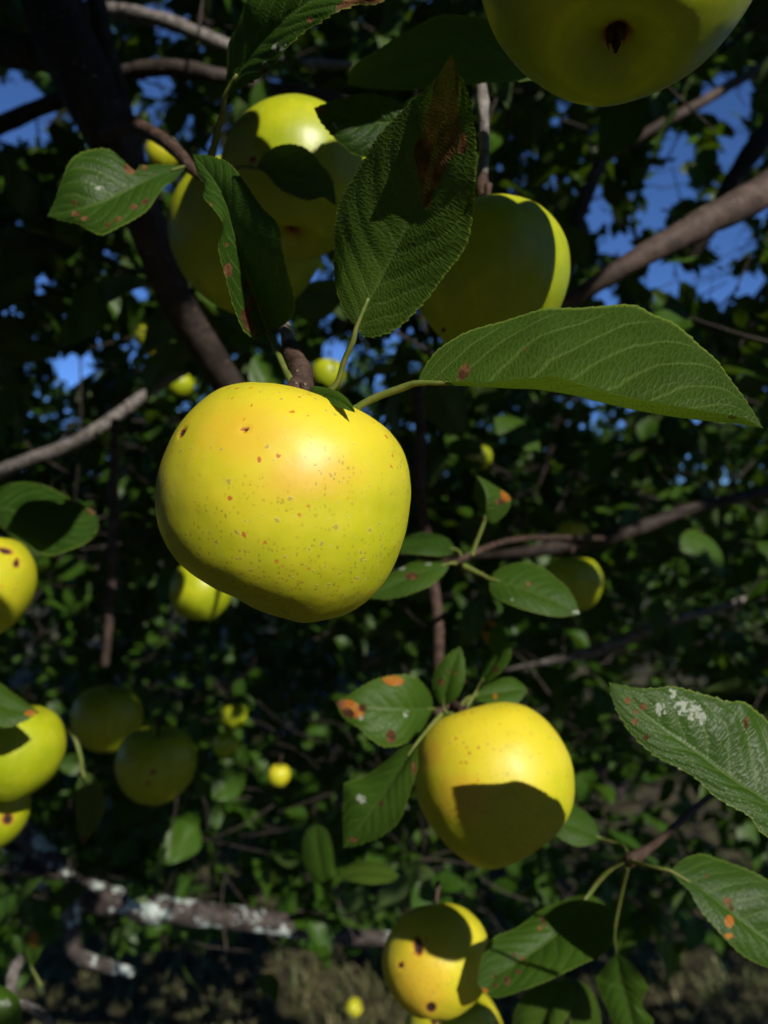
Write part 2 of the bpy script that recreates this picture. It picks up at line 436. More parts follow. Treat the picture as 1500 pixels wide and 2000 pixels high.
def hero_leaf(mid, left, right, upper=True, spots=(), teeth=0.0011, pitch=0.0031, bulge=0.0015, wave=0.0008, tint=0.0,
              petiole=None, pw=0.0009, label=None, seed=0, n=150, m=16, bite=None):
    """a leaf lofted between its margins: mid/left/right are (px, py, depth) lists, base to tip; margins without the shared ends"""
    mid3 = np.array([P(*q) for q in mid])
    ends = (mid3[0], mid3[-1])
    L3 = np.array([ends[0]] + [P(*q) for q in left] + [ends[1]])
    R3 = np.array([ends[0]] + [P(*q) for q in right] + [ends[1]])
    mc, lc, rc = curve(mid3, n), curve(L3, n), curve(R3, n)
    t = np.linspace(0, 1, n)
    v = np.linspace(-1, 1, 2 * m + 1)
    A = np.abs(v)[None, :, None]
    side = np.where((v < 0)[None, :, None], lc[:, None], rc[:, None])
    Q = mc[:, None] * (1 - A) + side * A
    T = nrm(np.gradient(mc, axis=0))
    W = nrm(rc - lc + 1e-9)
    Nn = nrm(np.cross(T, W))
    to_cam = nrm(CAM - mc.mean(0))
    sgn = 1.0 if (Nn.mean(0) @ to_cam) > 0 else -1.0
    if not upper: sgn = -sgn
    Nn = Nn * sgn                             # points out of the upper surface
    UU, VV = np.meshgrid(t, v, indexing='ij')
    wd = np.linalg.norm(rc - lc, axis=1)[:, None]
    fade = np.clip(wd / (wd.max() + 1e-9), 0, 1)
    off = bulge * np.sin(np.pi * np.abs(VV)) * fade + 0.00028 * vein_relief(UU, VV) * fade
    off = off + wave * vnoise(Q * 70.0, seed) * np.abs(VV) ** 1.5 * fade * 2
    Q = Q + Nn[:, None] * off[..., None]
    # saw-toothed margin
    for c, sd in ((0, lc), (2 * m, rc)):
        ln = np.linalg.norm(np.diff(sd, axis=0), axis=1).sum()
        k = max(6, int(ln / pitch))
        ph = t * k + 0.35 * vnoise(np.stack([t * 9, t * 0 + seed, t * 0 + c], 1))
        saw = (ph % 1.0) ** 1.5 * (0.7 + 0.5 * vnoise(np.stack([np.floor(ph) * 1.7, t * 0, t * 0 + c], 1), seed))
        out = nrm(sd - mc)
        amt = teeth * saw * smooth(wd[:, 0], 0, 0.25 * wd.max())
        fw = np.gradient(sd, axis=0); fw = nrm(fw)
        for cc, wgt in ((c, 1.0), (c + (1 if c == 0 else -1), 0.25)):
            Q[:, cc] += (out * 0.8 + fw * 0.5) * (amt * wgt)[:, None]
    if bite is not None:                      # (px, py, r): margin eaten away
        for (bx, by, br) in bite:
            px = to_px(Q)
            dd = np.hypot(px[..., 0] - bx, px[..., 1] - by)
            for c in range(2 * m + 1):
                wgt = np.clip(1 - dd[:, c] / br, 0, 1)
                Q[:, c] += (mc - Q[:, c]) * (wgt * 0.75)[:, None]
    verts = Q.reshape(-1, 3)
    uv = np.stack([UU.ravel(), VV.ravel() * 0.5 + 0.5], 1)
    f = grid_faces(n, 2 * m + 1)
    if sgn < 0: f = f[:, ::-1]
    # keep the upper surface as the front
    fn = np.cross(verts[f[:, 1]] - verts[f[:, 0]], verts[f[:, 3]] - verts[f[:, 0]]).sum(0)
    if fn @ Nn.mean(0) < 0: f = f[:, ::-1]
    col = np.zeros((len(verts), 4)); col[:, 3] = 1
    px = to_px(verts)
    for (sx, sy, rx, ch, *more) in spots:
        ry = more[0] if more else rx
        ang = math.radians(more[1]) if len(more) > 1 else 0
        dx, dy = px[:, 0] - sx, px[:, 1] - sy
        ex = dx * math.cos(ang) + dy * math.sin(ang); ey = -dx * math.sin(ang) + dy * math.cos(ang)
        q = np.hypot(ex / rx, ey / ry)
        col[:, ch] = np.maximum(col[:, ch], 1 - smooth(q, 0.35, 1.65))
    me = new_mesh('leaf', verts, f, M_LEAF, uv=uv, attrs={'spot': col, 'tint': np.full(len(verts), tint)})
    o = link('leaf', me, TREE, label=label)
    if petiole is not None:
        pp = [P(*q) for q in petiole]
        nm = len(mc)
        pts = [mc[int(nm * 0.12)] - Nn[0] * 0.0006, mc[0] - Nn[0] * 0.0003] + pp
        rad = [pw * 0.55, pw * 0.8] + [pw] * (len(pp) - 1) + [pw * 1.5]
        po = tube('petiole', pts, rad, M_PET, None, sides=8, n=22, rough=0.08, seed=seed)
        po.parent = o
    return o

GENERIC = np.array([(0, .66), (6, .70), (12, .80), (20, .93), (30, 1.03), (42, 1.07), (60, 1.06), (80, 1.02), (100, .98), (120, .95), (138, .945),
                    (150, .96), (157, .95), (163, .88), (169, .76), (175, .66), (180, .63)])

def apple(label, px, py, d, R=None, axis=(0.05, 0.1, 1), outline=None, roll=0.0, mat=None, spots=(), res=48, group=None, stem=True, lobes=0.022, belly=0.0,
          seed=0, top=0.72, bot=0.86, depth_scale=1.0, stem_len=0.02, calyx=True):
    """outline: silhouette pixels; roll: lean of the stem axis in the picture plane (degrees, + right)"""
    c = P(px, py, d)
    w = nrm(c - CAM)                                    # line of sight
    if outline is not None:
        right = nrm(np.cross(w, [0, 0, 1])); up = np.cross(right, w)
        zz = up * math.cos(math.radians(roll)) + right * math.sin(math.radians(roll))
        xx = right * math.cos(math.radians(roll)) - up * math.sin(math.radians(roll))
        yy = np.cross(zz, xx)
        pr = []
        D = np.linalg.norm(c - CAM)
        for (ox, oy) in outline:
            ray = nrm(P(ox, oy, 1.0) - CAM)
            h = CAM + ray * (D / (ray @ w)) - c
            x, z = h @ xx, h @ zz
            r = math.hypot(x, z); r = r / math.sqrt(1 + (r / D) ** 2)
            pr.append((math.degrees(math.atan2(abs(x), z)), r, x >= 0))
        rg = sorted((a, r) for a, r, s in pr if s); lf = sorted((a, r) for a, r, s in pr if not s)
        def prof(l):
            l = [q for q in l if 9 < q[0] < 171]
            a0, a1 = l[0], l[-1]
            l = [(0, a0[1] * top), (5, a0[1] * (top + 0.08))] + l + [(175, a1[1] * (bot + .07)), (180, a1[1] * bot)]
            return np.array(l)
        rg, lf = prof(rg), prof(lf)
        r0 = (rg[0, 1] + lf[0, 1]) / 2; r1 = (rg[-1, 1] + lf[-1, 1]) / 2
        for q in (rg, lf): q[0, 1] = r0; q[-1, 1] = r1
    else:
        zz = nrm(axis); xx = nrm(np.cross([0.0, 1.0, 0.05], zz)); yy = np.cross(zz, xx)
        rg = GENERIC.copy(); rg[:, 1] *= R * (1 + 0.03 * np.sin(seed * 3.1)); lf = GENERIC.copy(); lf[:, 1] *= R * (1 - 0.03 * np.sin(seed * 2.3))
        if bot != 0.86: rg[-1, 1] *= bot; lf[-1, 1] *= bot; rg[-2, 1] *= (1 + bot) / 2; lf[-2, 1] *= (1 + bot) / 2
    nu, nv = res, int(res * 1.5)
    phi = np.linspace(0, 180, nu); phi = phi - 6 * np.sin(np.radians(phi) * 2) * 0.6
    az = np.linspace(0, 2 * math.pi, nv, endpoint=False)
    def samp(q):
        r = np.interp(phi, q[:, 0], q[:, 1])
        for _ in range(max(1, res // 20)):
            r[1:-1] = (r[:-2] + 2 * r[1:-1] + r[2:]) / 4
        return r
    R_, L_ = samp(rg), samp(lf)
    wr = (1 + np.cos(az)) / 2
    r = R_[:, None] * wr + L_[:, None] * (1 - wr)
    ph = np.radians(phi)[:, None]
    r = r * (1 + lobes * np.cos(5 * az + seed)[None, :] * smooth(phi, 105, 165)[:, None] * np.sin(ph) ** 0.5 + lobes * .5 * np.cos(5 * az + seed + .4)[None, :] * (1 - smooth(phi, 15, 60))[:, None] * np.sin(ph))
    r = r * (1 + belly * np.clip(-np.sin(az), 0, 1)[None, :] * (smooth(phi, 90, 138) * (1 - smooth(phi, 150, 178)))[:, None])
    D3 = np.stack([np.sin(ph) * np.cos(az), np.sin(ph) * np.sin(az) * np.ones_like(r), np.cos(ph) * np.ones_like(r)], -1)
    r = r * (1 + 0.010 * vnoise(D3 * 1.9, seed) + 0.004 * vnoise(D3 * 5.3, seed + 2) + 0.0015 * vnoise(D3 * 14, seed + 5))
    L = D3 * r[..., None]
    L[..., 1] *= depth_scale
    Mx = Matrix(((xx[0], yy[0], zz[0], c[0]), (xx[1], yy[1], zz[1], c[1]), (xx[2], yy[2], zz[2], c[2]), (0, 0, 0, 1)))
    v = L.reshape(-1, 3)
    wpos = v @ np.stack([xx, yy, zz]) + c
    pxs = to_px(wpos)
    front = ((wpos - c) @ w) < 0
    col = np.zeros((len(v), 4)); col[:, 3] = 1
    for (sx, sy, rx, ch, *more) in spots:
        ry = more[0] if more else rx
        ang = math.radians(more[1]) if len(more) > 1 else 0
        dx, dy = pxs[:, 0] - sx, pxs[:, 1] - sy
        ex = dx * math.cos(ang) + dy * math.sin(ang); ey = -dx * math.sin(ang) + dy * math.cos(ang)
        q = np.hypot(ex / rx, ey / ry)
        k = (1 - smooth(q, 0.3, 1.7)) * front
        col[:, ch] = np.maximum(col[:, ch], k)
        if ch == 0: v = v * (1 - 0.035 * k[:, None] ** 2)
    if calyx: col[:, 0] = np.maximum(col[:, 0], np.repeat(smooth(phi, 166, 178), nv) * 0.60)  # basin shade painted into the skin colour, along with dried russet
    f = grid_faces(nu, nv, close_v=True)
    f = f[:, ::-1]
    root = thing('apple', label, 'apple', (0, 0, 0), group)
    root.matrix_world = Mx
    root.rotation_mode = 'XYZ'
    me = new_mesh('apple_body', v, f, mat or M_GREEN, attrs={'spot': col})
    link('skin', me, root)
    ztop, zbot = L[0, 0, 2], L[-1, 0, 2]
    if stem:
        tube('stem', [(0, 0, ztop - .002), (0.0008, 0, ztop + stem_len * .5), (0.002, 0.001, ztop + stem_len)], [0.0013, 0.0012, 0.0019], M_TWIG, root, sides=8, n=10, rough=.1)
    if calyx:
        vs, fs = [], []
        for k in range(5):
            a = k * 2 * math.pi / 5 + seed
            d_, s_ = np.array([math.cos(a), math.sin(a), 0]), np.array([-math.sin(a), math.cos(a), 0])
            b = len(vs)
            sc = R_[-1] / 0.019
            for (rr, ww, zz_) in ((.0006, .0010, .001), (.0013, .0012, -.0014), (.0019, .0009, -.0034), (.0014, .0002, -.0062)):
                vs += [d_ * rr * sc + s_ * ww * sc + [0, 0, zbot + zz_ * sc], d_ * rr * sc - s_ * ww * sc + [0, 0, zbot + zz_ * sc]]
            fs += [(b + i * 2, b + i * 2 + 1, b + i * 2 + 3, b + i * 2 + 2) for i in range(3)]
        link('calyx', new_mesh('calyx', vs, fs, M_CALYX), root)
    APPLES.append((c, max(R_.max(), L_.max())))
    return root
APPLES = []

# ------------------------------------------------------------------ ground
def ground():
    n = 60
    r = np.concatenate([[0], np.geomspace(0.8, 400, n - 1)])
    a = np.linspace(0, 2 * math.pi, 72, endpoint=False)
    X = r[:, None] * np.cos(a); Y = r[:, None] * np.sin(a) + 2
    Z = 0.03 * vnoise(np.stack([X * 1.3, Y * 1.3, X * 0], -1)) * np.exp(-r / 40)[:, None] - 0.02
    v = np.stack([X, Y, Z], -1).reshape(-1, 3)
    o = link('ground', new_mesh('ground', v, grid_faces(n, 72, close_v=True), M_SOIL), kind='structure')
    return o
ground()

def grass():
    k = 42000
    y = 1.6 + rng.random(k) ** 1.6 * 9
    x = (rng.random(k) - 0.5) * (2.0 + y * 1.4)
    keep = vnoise(np.stack([x * 1.2, y * 1.2, x * 0], -1), 4) > -0.35
    x, y = x[keep], y[keep]; k = len(x)
    h = 0.03 + 0.06 * rng.random(k); w = 0.0022 + 0.002 * rng.random(k)
    a = rng.random(k) * 6.283; l = 0.03 + 0.10 * rng.random(k)
    dx, dy = np.cos(a), np.sin(a)
    b = np.stack([x, y, np.full(k, -0.03)], 1)
    sd = np.stack([-dy, dx, dx * 0], 1) * w[:, None]
    f1 = np.stack([dx, dy, dx * 0], 1)
    m_ = b + f1 * (l * .35)[:, None] + np.array([0, 0, 1]) * (h * .65)[:, None]
    t_ = b + f1 * l[:, None] + np.array([0, 0, 1]) * h[:, None]
    v = np.stack([b - sd, b + sd, m_ + sd * .7, m_ - sd * .7, t_ + sd * .05, t_ - sd * .05], 1).reshape(-1, 3)
    i = np.arange(k)[:, None] * 6
    f = np.vstack([i + [0, 1, 2, 3], i + [3, 2, 4, 5]])
    o = link('grass', new_mesh('grass', v, f, M_GRASS, smooth_shade=False), kind='stuff')
    o['label'] = 'short dry green grass under the apple trees'; o['category'] = 'grass'
grass()

# ------------------------------------------------------------------ the tree with the apples
TREE_BASE = (-1.25, 1.75, 0.0)
TREE = thing('apple_tree', 'apple tree in front with yellow-green apples among toothed dark leaves', 'tree', TREE_BASE, world_parts=True)

tube('trunk', [(-1.25, 1.75, -0.1), (-1.22, 1.72, 0.5), (-1.27, 1.62, 1.1), (-1.18, 1.5, 1.8), (-1.0, 1.3, 2.5), (-0.9, 1.2, 3.2)],
     [0.15, 0.11, 0.10, 0.085, 0.06, 0.03], M_LIMB, TREE, sides=20, n=60, rough=0.10, seed=2)
def joinpt(x, y, z): return np.array([x, y, z])
# limb in the upper left, dropping behind the yellow apples
tube('limb', [joinpt(-1.2, 1.52, 1.75), joinpt(-0.75, 0.95, 2.15)] + [P(*q) for q in ((-40, -330, .62), (75, -90, .56), (120, 60, .53), (178, 180, .52), (245, 330, .53), (300, 470, .55), (345, 590, .58), (420, 710, .62), (500, 840, .68), (560, 960, .74), (640, 1150, .84))],
     [0.06, 0.040, 0.026, 0.022, 0.0205, 0.0195, 0.0150, 0.0135, 0.013, 0.0125, 0.012, 0.011, 0.009], M_LIMB, TREE, sides=18, n=150, rough=0.07, seed=5, knots=((.36, .012, .15), (.50, .02, .12)))
px_tube('branch', [(110, 105, .535, 70), (40, 100, .55, 66), (-30, 82, .58, 62), (-160, 60, .64, 60)], M_LIMB, TREE, sides=14, n=40, rough=.08, seed=6)
px_tube('branch', [(250, 300, .53, 40), (235, 205, .52, 40), (212, 110, .53, 36), (190, 10, .54, 34), (175, -80, .56, 30)], M_LIMB, TREE, sides=12, n=50, rough=.09, seed=7)
# short curved spur that carries the left leaf
px_tube('twig', [(205, 262, .515, 34), (240, 240, .46, 31), (270, 247, .42, 29), (310, 268, .385, 27), (345, 295, .36, 25), (372, 327, .345, 22), (400, 352, .342, 12)], M_TWIG, TREE, sides=14, n=60, rough=.10, seed=8, knots=((.32, .03, .14), (.46, .02, .10)))
px_tube('branch', [(120, 20, .95, 30), (225, 22, .9, 30), (320, 40, .86, 29), (400, 72, .84, 27), (470, 100, .84, 26), (560, 120, .86, 22), (700, 130, .9, 16)], M_GREY, TREE, sides=12, n=60, rough=.09, seed=9)
px_tube('branch', [(200, 165, .80, 30), (260, 140, .78, 32), (340, 133, .76, 32), (430, 148, .76, 30), (520, 172, .78, 28), (640, 190, .8, 24), (760, 230, .85, 16)], M_LIMB, TREE, sides=12, n=60, rough=.09, seed=10)
px_tube('branch', [(-60, 270, .95, 36), (20, 235, .93, 34), (90, 205, .92, 32), (150, 180, .9, 30)], M_LIMB, TREE, sides=12, n=40, rough=.09, seed=11)
# right hand branch
px_tube('branch', [(1720, 180, .72, 80), (1600, 290, .68, 72), (1490, 375, .64, 66), (1380, 432, .61, 58), (1245, 505, .59, 44), (1110, 590, .60, 30), (1000, 655, .63, 22), (900, 700, .68, 16)], M_BRANCH, TREE, sides=16, n=90, rough=.07, seed=12, knots=((.56, .008, .12), (.72, .006, .1)))
px_tube('branch', [(1640, 120, .95, 46), (1500, 260, .92, 42), (1440, 340, .90, 36), (1390, 430, .9, 30), (1340, 520, .92, 22)], M_LIMB, TREE, sides=12, n=40, rough=.09, seed=13)
px_tube('branch', [(1180, 300, 1.0, 24), (1150, 370, .98, 28), (1128, 430, .97, 28), (1118, 480, .97, 26), (1100, 560, .98, 22)], M_BRANCH, TREE, sides=12, n=40, rough=.10, seed=14)
px_tube('twig', [(1180, 310, 1.1, 18), (1280, 250, 1.08, 20), (1370, 200, 1.08, 20), (1470, 140, 1.1, 22), (1600, 70, 1.15, 24)], M_BRANCH, TREE, sides=10, n=40, rough=.10, seed=15)
# grey spur over the apple at the upper right
px_tube('twig', [(925, 60, .40, 20), (935, 130, .375, 20), (943, 200, .36, 21), (946, 290, .352, 20), (941, 345, .347, 24)], M_GREY, TREE, sides=12, n=50, rough=.10, seed=16, knots=((.62, .03, .2),))
px_tube('twig', [(941, 343, .347, 26), (943, 372, .345, 28), (948, 402, .342, 26)], M_TWIG, TREE, sides=12, n=24, rough=.10, seed=17)
# spur over the main apple
px_tube('twig', [(520, 560, .36, 20), (545, 615, .30, 22), (560, 650, .272, 27), (568, 682, .258, 30)], M_GREY, TREE, sides=12, n=40, rough=.10, seed=18)
px_tube('twig', [(567, 680, .258, 36), (580, 710, .25, 40), (592, 745, .243, 42), (598, 785, .236, 30)], M_TWIG, TREE, sides=14, n=30, rough=.14, seed=19, knots=((.5, .2, .15),))
px_tube('twig', [(592, 745, .243, 30), (578, 752, .238, 34), (576, 772, .234, 30)], M_TWIG, TREE, sides=12, n=16, rough=.16, seed=20)
# thin upright shoots behind
px_tube('twig', [(815, 760, .62, 20), (822, 860, .62, 22), (820, 960, .63, 22), (838, 1080, .64, 22), (856, 1220, .62, 22), (858, 1330, .56, 20), (885, 1380, .45, 14)], M_TWIG, TREE, sides=10, n=60, rough=.08, seed=21)
px_tube('twig', [(225, 820, .9, 16), (222, 940, .9, 20), (218, 1100, .9, 20), (215, 1190, .9, 18), (205, 1300, .92, 16)], M_BRANCH, TREE, sides=10, n=50, rough=.08, seed=22)
px_tube('branch', [(-400, 1150, 1.3, 36), (-60, 955, 1.15, 30), (40, 905, 1.1, 26), (130, 872, 1.08, 28), (200, 832, 1.06, 26), (300, 760, 1.08, 22), (420, 690, 1.1, 18)], M_GREY, TREE, sides=12, n=50, rough=.10, seed=23)
px_tube('branch', [(860, 1090, 1.0, 5), (960, 1085, .95, 14), (1050, 1075, .93, 26), (1150, 1058, .92, 30), (1250, 1030, .93, 28), (1360, 990, .96, 22), (1500, 960, 1.0, 20)], M_LIMB, TREE, sides=12, n=50, rough=.10, seed=24)
px_tube('twig', [(980, 1310, 1.25, 6), (1080, 1290, 1.2, 14), (1190, 1262, 1.18, 24), (1310, 1212, 1.16, 20), (1400, 1190, 1.2, 16), (1620, 1120, 1.3, 22)], M_GREY, TREE, sides=10, n=40, rough=.10, seed=25)
px_tube('twig', [(1230, 1682, .38, 20), (1290, 1640, .42, 14), (1380, 1560, .5, 14), (1500, 1480, .6, 16)], M_TWIG, TREE, sides=10, n=30, rough=.12, seed=26, knots=((0.02, .06, .4),))
px_tube('twig', [(850, 1395, .428, 16), (880, 1375, .438, 18), (905, 1390, .423, 20)], M_TWIG, TREE, sides=10, n=20, rough=.12, seed=27)
px_tube('twig', [(700, 1010, .50, 10), (800, 1075, .47, 14), (880, 1100, .435, 15), (915, 1085, .43, 14), (1000, 1055, .52, 12), (1100, 1050, .7, 11), (1180, 1052, .9, 10)], M_TWIG, TREE, sides=10, n=40, rough=.12, seed=28)
px_tube('twig', [(-30, 1945, .5, 18), (45, 1962, .5, 18), (85, 1985, .5, 18), (120, 2030, .5, 16)], M_GREY, TREE, sides=10, n=24, rough=.12, seed=29)
px_tube('twig', [(50, 1860, .62, 12), (30, 1890, .6, 22), (20, 1940, .58, 22), (10, 2010, .56, 20)], M_GREY, TREE, sides=10, n=24, rough=.12, seed=30)
# low lichened limb
tube('branch', [joinpt(-1.23, 1.68, 0.75)] + [P(*q) for q in ((-80, 1660, 1.35), (60, 1700, 1.3), (170, 1748, 1.27), (280, 1772, 1.25), (420, 1788, 1.25), (550, 1806, 1.27), (700, 1830, 1.3), (860, 1835, 1.35))],
     [.045, .032, .028, .024, .021, .019, .017, .013, .008], M_LICHEN, TREE, sides=16, n=110, rough=.13, seed=31, label='low branch crusted with pale grey lichen')
tube('branch', [joinpt(-1.23, 1.66, 0.95)] + [P(*q) for q in ((-60, 1560, 1.3), (60, 1640, 1.24), (130, 1720, 1.2), (140, 1820, 1.18), (160, 1870, 1.16), (260, 1900, 1.15))],
     [.035, .022, .018, .016, .014, .011, .007], M_LICHEN, TREE, sides=14, n=80, rough=.13, seed=32, label='short lichened side branch')
# overhead boughs that carry the added canopy above the viewer
for i, (pts, r0) in enumerate([
    ([(-1.0, 1.3, 2.5), (-0.2, 0.7, 2.65), (0.7, 0.1, 2.6), (1.5, -0.6, 2.45)], .035),
    ([(-1.0, 1.3, 2.4), (0.1, 1.3, 2.75), (1.2, 0.9, 2.8), (2.2, 0.4, 2.5)], .035),
    ([(-1.05, 1.4, 2.2), (-0.9, 0.3, 2.45), (-0.5, -0.6, 2.4), (0.1, -1.4, 2.2)], .032)]):
    tube('limb', pts, [r0, r0 * .75, r0 * .5, r0 * .25], M_LIMB, TREE, sides=12, n=40, rough=.08, seed=40 + i)

# ------------------------------------------------------------------ apples
B, Y_, O = 0, 1, 2      # scar, yellow ripening, blush
A1 = [(530, 755), (470, 747), (420, 760), (370, 800), (330, 855), (306, 920), (301, 985), (312, 1040), (345, 1092), (400, 1127), (450, 1147), (500, 1175), (550, 1200), (600, 1208),
      (650, 1200), (700, 1175), (740, 1140), (775, 1080), (797, 1000), (801, 940), (787, 880), (760, 842), (715, 812), (690, 802), (640, 786), (580, 770)]
apple('large yellow apple with red specks hanging under the two spread leaves', 585, 985, .234, outline=A1, mat=M_RIPE, res=140, seed=1, stem_len=.012, lobes=.008, depth_scale=.96, belly=.11, bot=.70,
      spots=[(478, 838, 5, 0), (355, 845, 4, 0, 9, 25), (560, 880, 190, 1, 120), (600, 830, 160, 1, 90), (480, 850, 120, 2, 70), (600, 930, 120, 2, 60)])
A2 = [(850, 1410), (900, 1392), (945, 1378), (990, 1372), (1030, 1380), (1070, 1410), (1100, 1450), (1117, 1490), (1122, 1540), (1117, 1575), (1100, 1605), (1070, 1635), (1030, 1665),
      (990, 1690), (960, 1696), (930, 1690), (895, 1670), (860, 1635), (830, 1595), (813, 1550), (810, 1510), (817, 1450), (830, 1425)]
apple('yellow apple half covered by a leaf shadow, with spotted leaves at its stem', 966, 1535, .388, outline=A2, roll=-24, mat=M_RIPE, res=90, seed=2, stem_len=.012, lobes=.008, top=.70, belly=.06, bot=.72,
      spots=[(950, 1450, 160, 1, 110), (900, 1560, 60, 2, 60), (840, 1470, 30, 2)])
A3 = [(745, 1880), (755, 1835), (785, 1790), (825, 1768), (870, 1762), (910, 1775), (940, 1805), (957, 1850), (958, 1890), (945, 1935), (915, 1970), (870, 1993), (825, 1990), (785, 1965), (757, 1925)]
apple('yellow apple with a dark brown crack in its skin', 850, 1880, .45, outline=A3, mat=M_RIPE, res=72, seed=3, lobes=.012,
      spots=[(817, 1848, 8, 0, 17, -8), (783, 1885, 5, 0), (842, 1968, 9, 0), (820, 1900, 110, 1, 110), (820, 1930, 70, 2, 80)])
apple('yellow apple half hidden below the cracked apple', 885, 2035, .55, R=.036, axis=(.1, .1, 1), mat=M_RIPE, seed=4)
apple('big green apple seen from below with its dried calyx showing', 1214, -92, .205, R=.0375, axis=(.13, .26, .95), res=90, seed=5, bot=.86, lobes=.016)
apple('green apple hanging below the pale grey spur, behind the wide glossy leaf', 955, 548, .335, R=.0345, axis=(-.05, .02, 1), res=64, seed=6, spots=[(865, 645, 5, 0)])
apple('green apple with leaf shadows and a dark calyx, crossed by a small dark leaf', 578, 362, .385, R=.0370, axis=(.03, .30, .95), res=72, seed=7, bot=.84, spots=[(493, 312, 6, 0)])
apple('green apple in shade behind the folded drooping leaf', 487, 470, .43, R=.0425, axis=(-.15, .1, 1), res=48, seed=8)
apple('green-yellow apple with brown scab marks beside the dark rimmed leaf', -52, 1145, .47, R=.0345, axis=(.1, .1, 1), res=56, mat=M_RIPE, seed=9, spots=[(10, 1075, 14, 0, 5, 15), (33, 1100, 5, 0, 9)])
apple('bright green apple under the leaf with the red tip', 22, 1468, .50, R=.0325, axis=(.2, .1, 1), res=48, seed=10)
apple('small green apple with a brown mark, below the bright green one', -20, 1590, .52, R=.0245, axis=(.1, .1, 1), res=40, seed=11, spots=[(15, 1600, 10, 0)])
apple('green apple in half shade beside the hanging dull leaf', 305, 1496, .68, R=.0350, axis=(.05, -.05, 1), res=40, seed=12, spots=[(297, 1507, 5, 0), (292, 1532, 4, 0)])
apple('shaded green apple behind the oval two-toned leaf', 1118, 1142, .86, R=.0325, axis=(.0, .1, 1), res=32, seed=13)
apple('green apple peeping out below the left side of the large yellow apple', 392, 1158, .70, R=.0285, axis=(.1, .1, 1), res=32, seed=14)
apple('dim yellowish apple in shade above the half-shaded green apple', 208, 1405, .82, R=.036, axis=(.1, .1, 1), res=32, seed=15)
for (lab, x, y, d, R, mt) in [
    ('small lit apple, lower of a pair in the left foliage', 318, 682, 1.25, .029, M_RIPE),
    ('small green apple, upper of a pair in the left foliage', 292, 655, 1.32, .027, M_GREEN),
    ('small bright apple alone under the pair in the left foliage', 352, 752, 1.35, .024, M_GREEN),
    ('small yellow apple tucked behind the curved spur', 318, 303, 1.15, .026, M_RIPE),
    ('dim green apple glimpsed between the stalks over the large yellow apple', 640, 735, 1.05, .024, M_GREEN),
    ('small lit apple under a dim leaf, right of the large yellow apple', 935, 895, 1.2, .021, M_GREEN),
    ('small yellow apple below the dark cross branch', 1120, 1048, 1.15, .024, M_RIPE),
    ('small green apple by the yellow leaf scrap, beside the half-shaded one', 440, 1455, 1.25, .021, M_GREEN),
    ('slim yellow-green apple above a small green one in the lower foliage', 455, 1400, 1.3, .023, M_GREEN),
    ('tiny bright apple just above the lichened branch', 520, 1716, 1.35, .017, M_RIPE),
    ('small yellow apple left of the pale background leaf', 545, 1515, 1.2, .018, M_RIPE)]:
    apple(lab, x, y, d, R=R, axis=(.05, .1, 1), mat=mt, res=24, seed=int(x) % 13, calyx=False)
apple('fallen yellow apple lying in the grass', 690, 1968, 2.30, R=.026, axis=(.8, -.2, .5), mat=M_RIPE, res=24, seed=4, calyx=False)

# ------------------------------------------------------------------ leaves one can tell apart
b_, o_, w_ = 0, 1, 2
hero_leaf(  # big leaf, brown dead tip
    [(697, 642, .232), (722, 585, .231), (750, 530, .230), (785, 460, .226), (812, 400, .222), (840, 300, .214), (866, 200, .204), (881, 104, .194)],
    [(692, 635, .233), (670, 600, .236), (655, 555, .2385), (649, 495, .240), (650, 435, .2385), (665, 380, .2355), (710, 320, .2285), (750, 258, .2215), (800, 203, .213), (850, 156, .203), (870, 125, .197)],
    [(712, 657, .232), (750, 653, .229), (790, 632, .226), (835, 585, .222), (875, 530, .217), (905, 480, .212), (917, 425, .209), (924, 360, .205), (930, 300, .203), (926, 240, .201), (914, 180, .198), (894, 137, .196)],
    spots=[(872, 170, 26, b_, 55, 10), (862, 250, 34, b_, 70, 5), (845, 320, 26, b_, 50, 12), (835, 385, 9, b_, 24, 12), (822, 300, 14, b_, 30), (880, 112, 8, b_, 14), (905, 280, 8, b_, 22)],
    petiole=[(690, 665, .233), (672, 705, .236), (657, 750, .238), (625, 778, .240)], label='broad dark leaf with a brown dead patch running to its tip', seed=1)
hero_leaf(  # wide glossy leaf on the right, near half curled up
    [(815, 750, .222), (900, 753, .216), (1000, 758, .210), (1050, 760, .207), (1125, 772, .203), (1200, 791, .199), (1300, 811, .194), (1400, 824, .190), (1450, 829, .188), (1491, 837, .187)],
    [(825, 725, .225), (857, 682, .230), (915, 646, .233), (970, 626, .234), (1030, 611, .234), (1075, 603, .233), (1140, 607, .231), (1230, 602, .228), (1275, 619, .223), (1320, 636, .218), (1355, 661, .212), (1395, 696, .206), (1420, 731, .200), (1446, 766, .195), (1470, 802, .190)],
    [(850, 746, .220), (900, 742, .211), (950, 745, .203), (1000, 745, .197), (1045, 745, .192), (1080, 741, .188), (1130, 750, .185), (1200, 769, .182), (1275, 785, .181), (1375, 803, .182), (1450, 816, .184)],
    spots=[(906, 727, 10, b_, 18, 35), (1030, 685, 4, b_), (1096, 723, 4, b_), (1430, 815, 8, b_, 4)], bulge=.0012,
    petiole=[(790, 756, .224), (755, 768, .226), (715, 785, .228), (688, 800, .229), (640, 800, .234), (600, 785, .238)], pw=.0011, label='wide glossy leaf with its near edge curled up', seed=2)
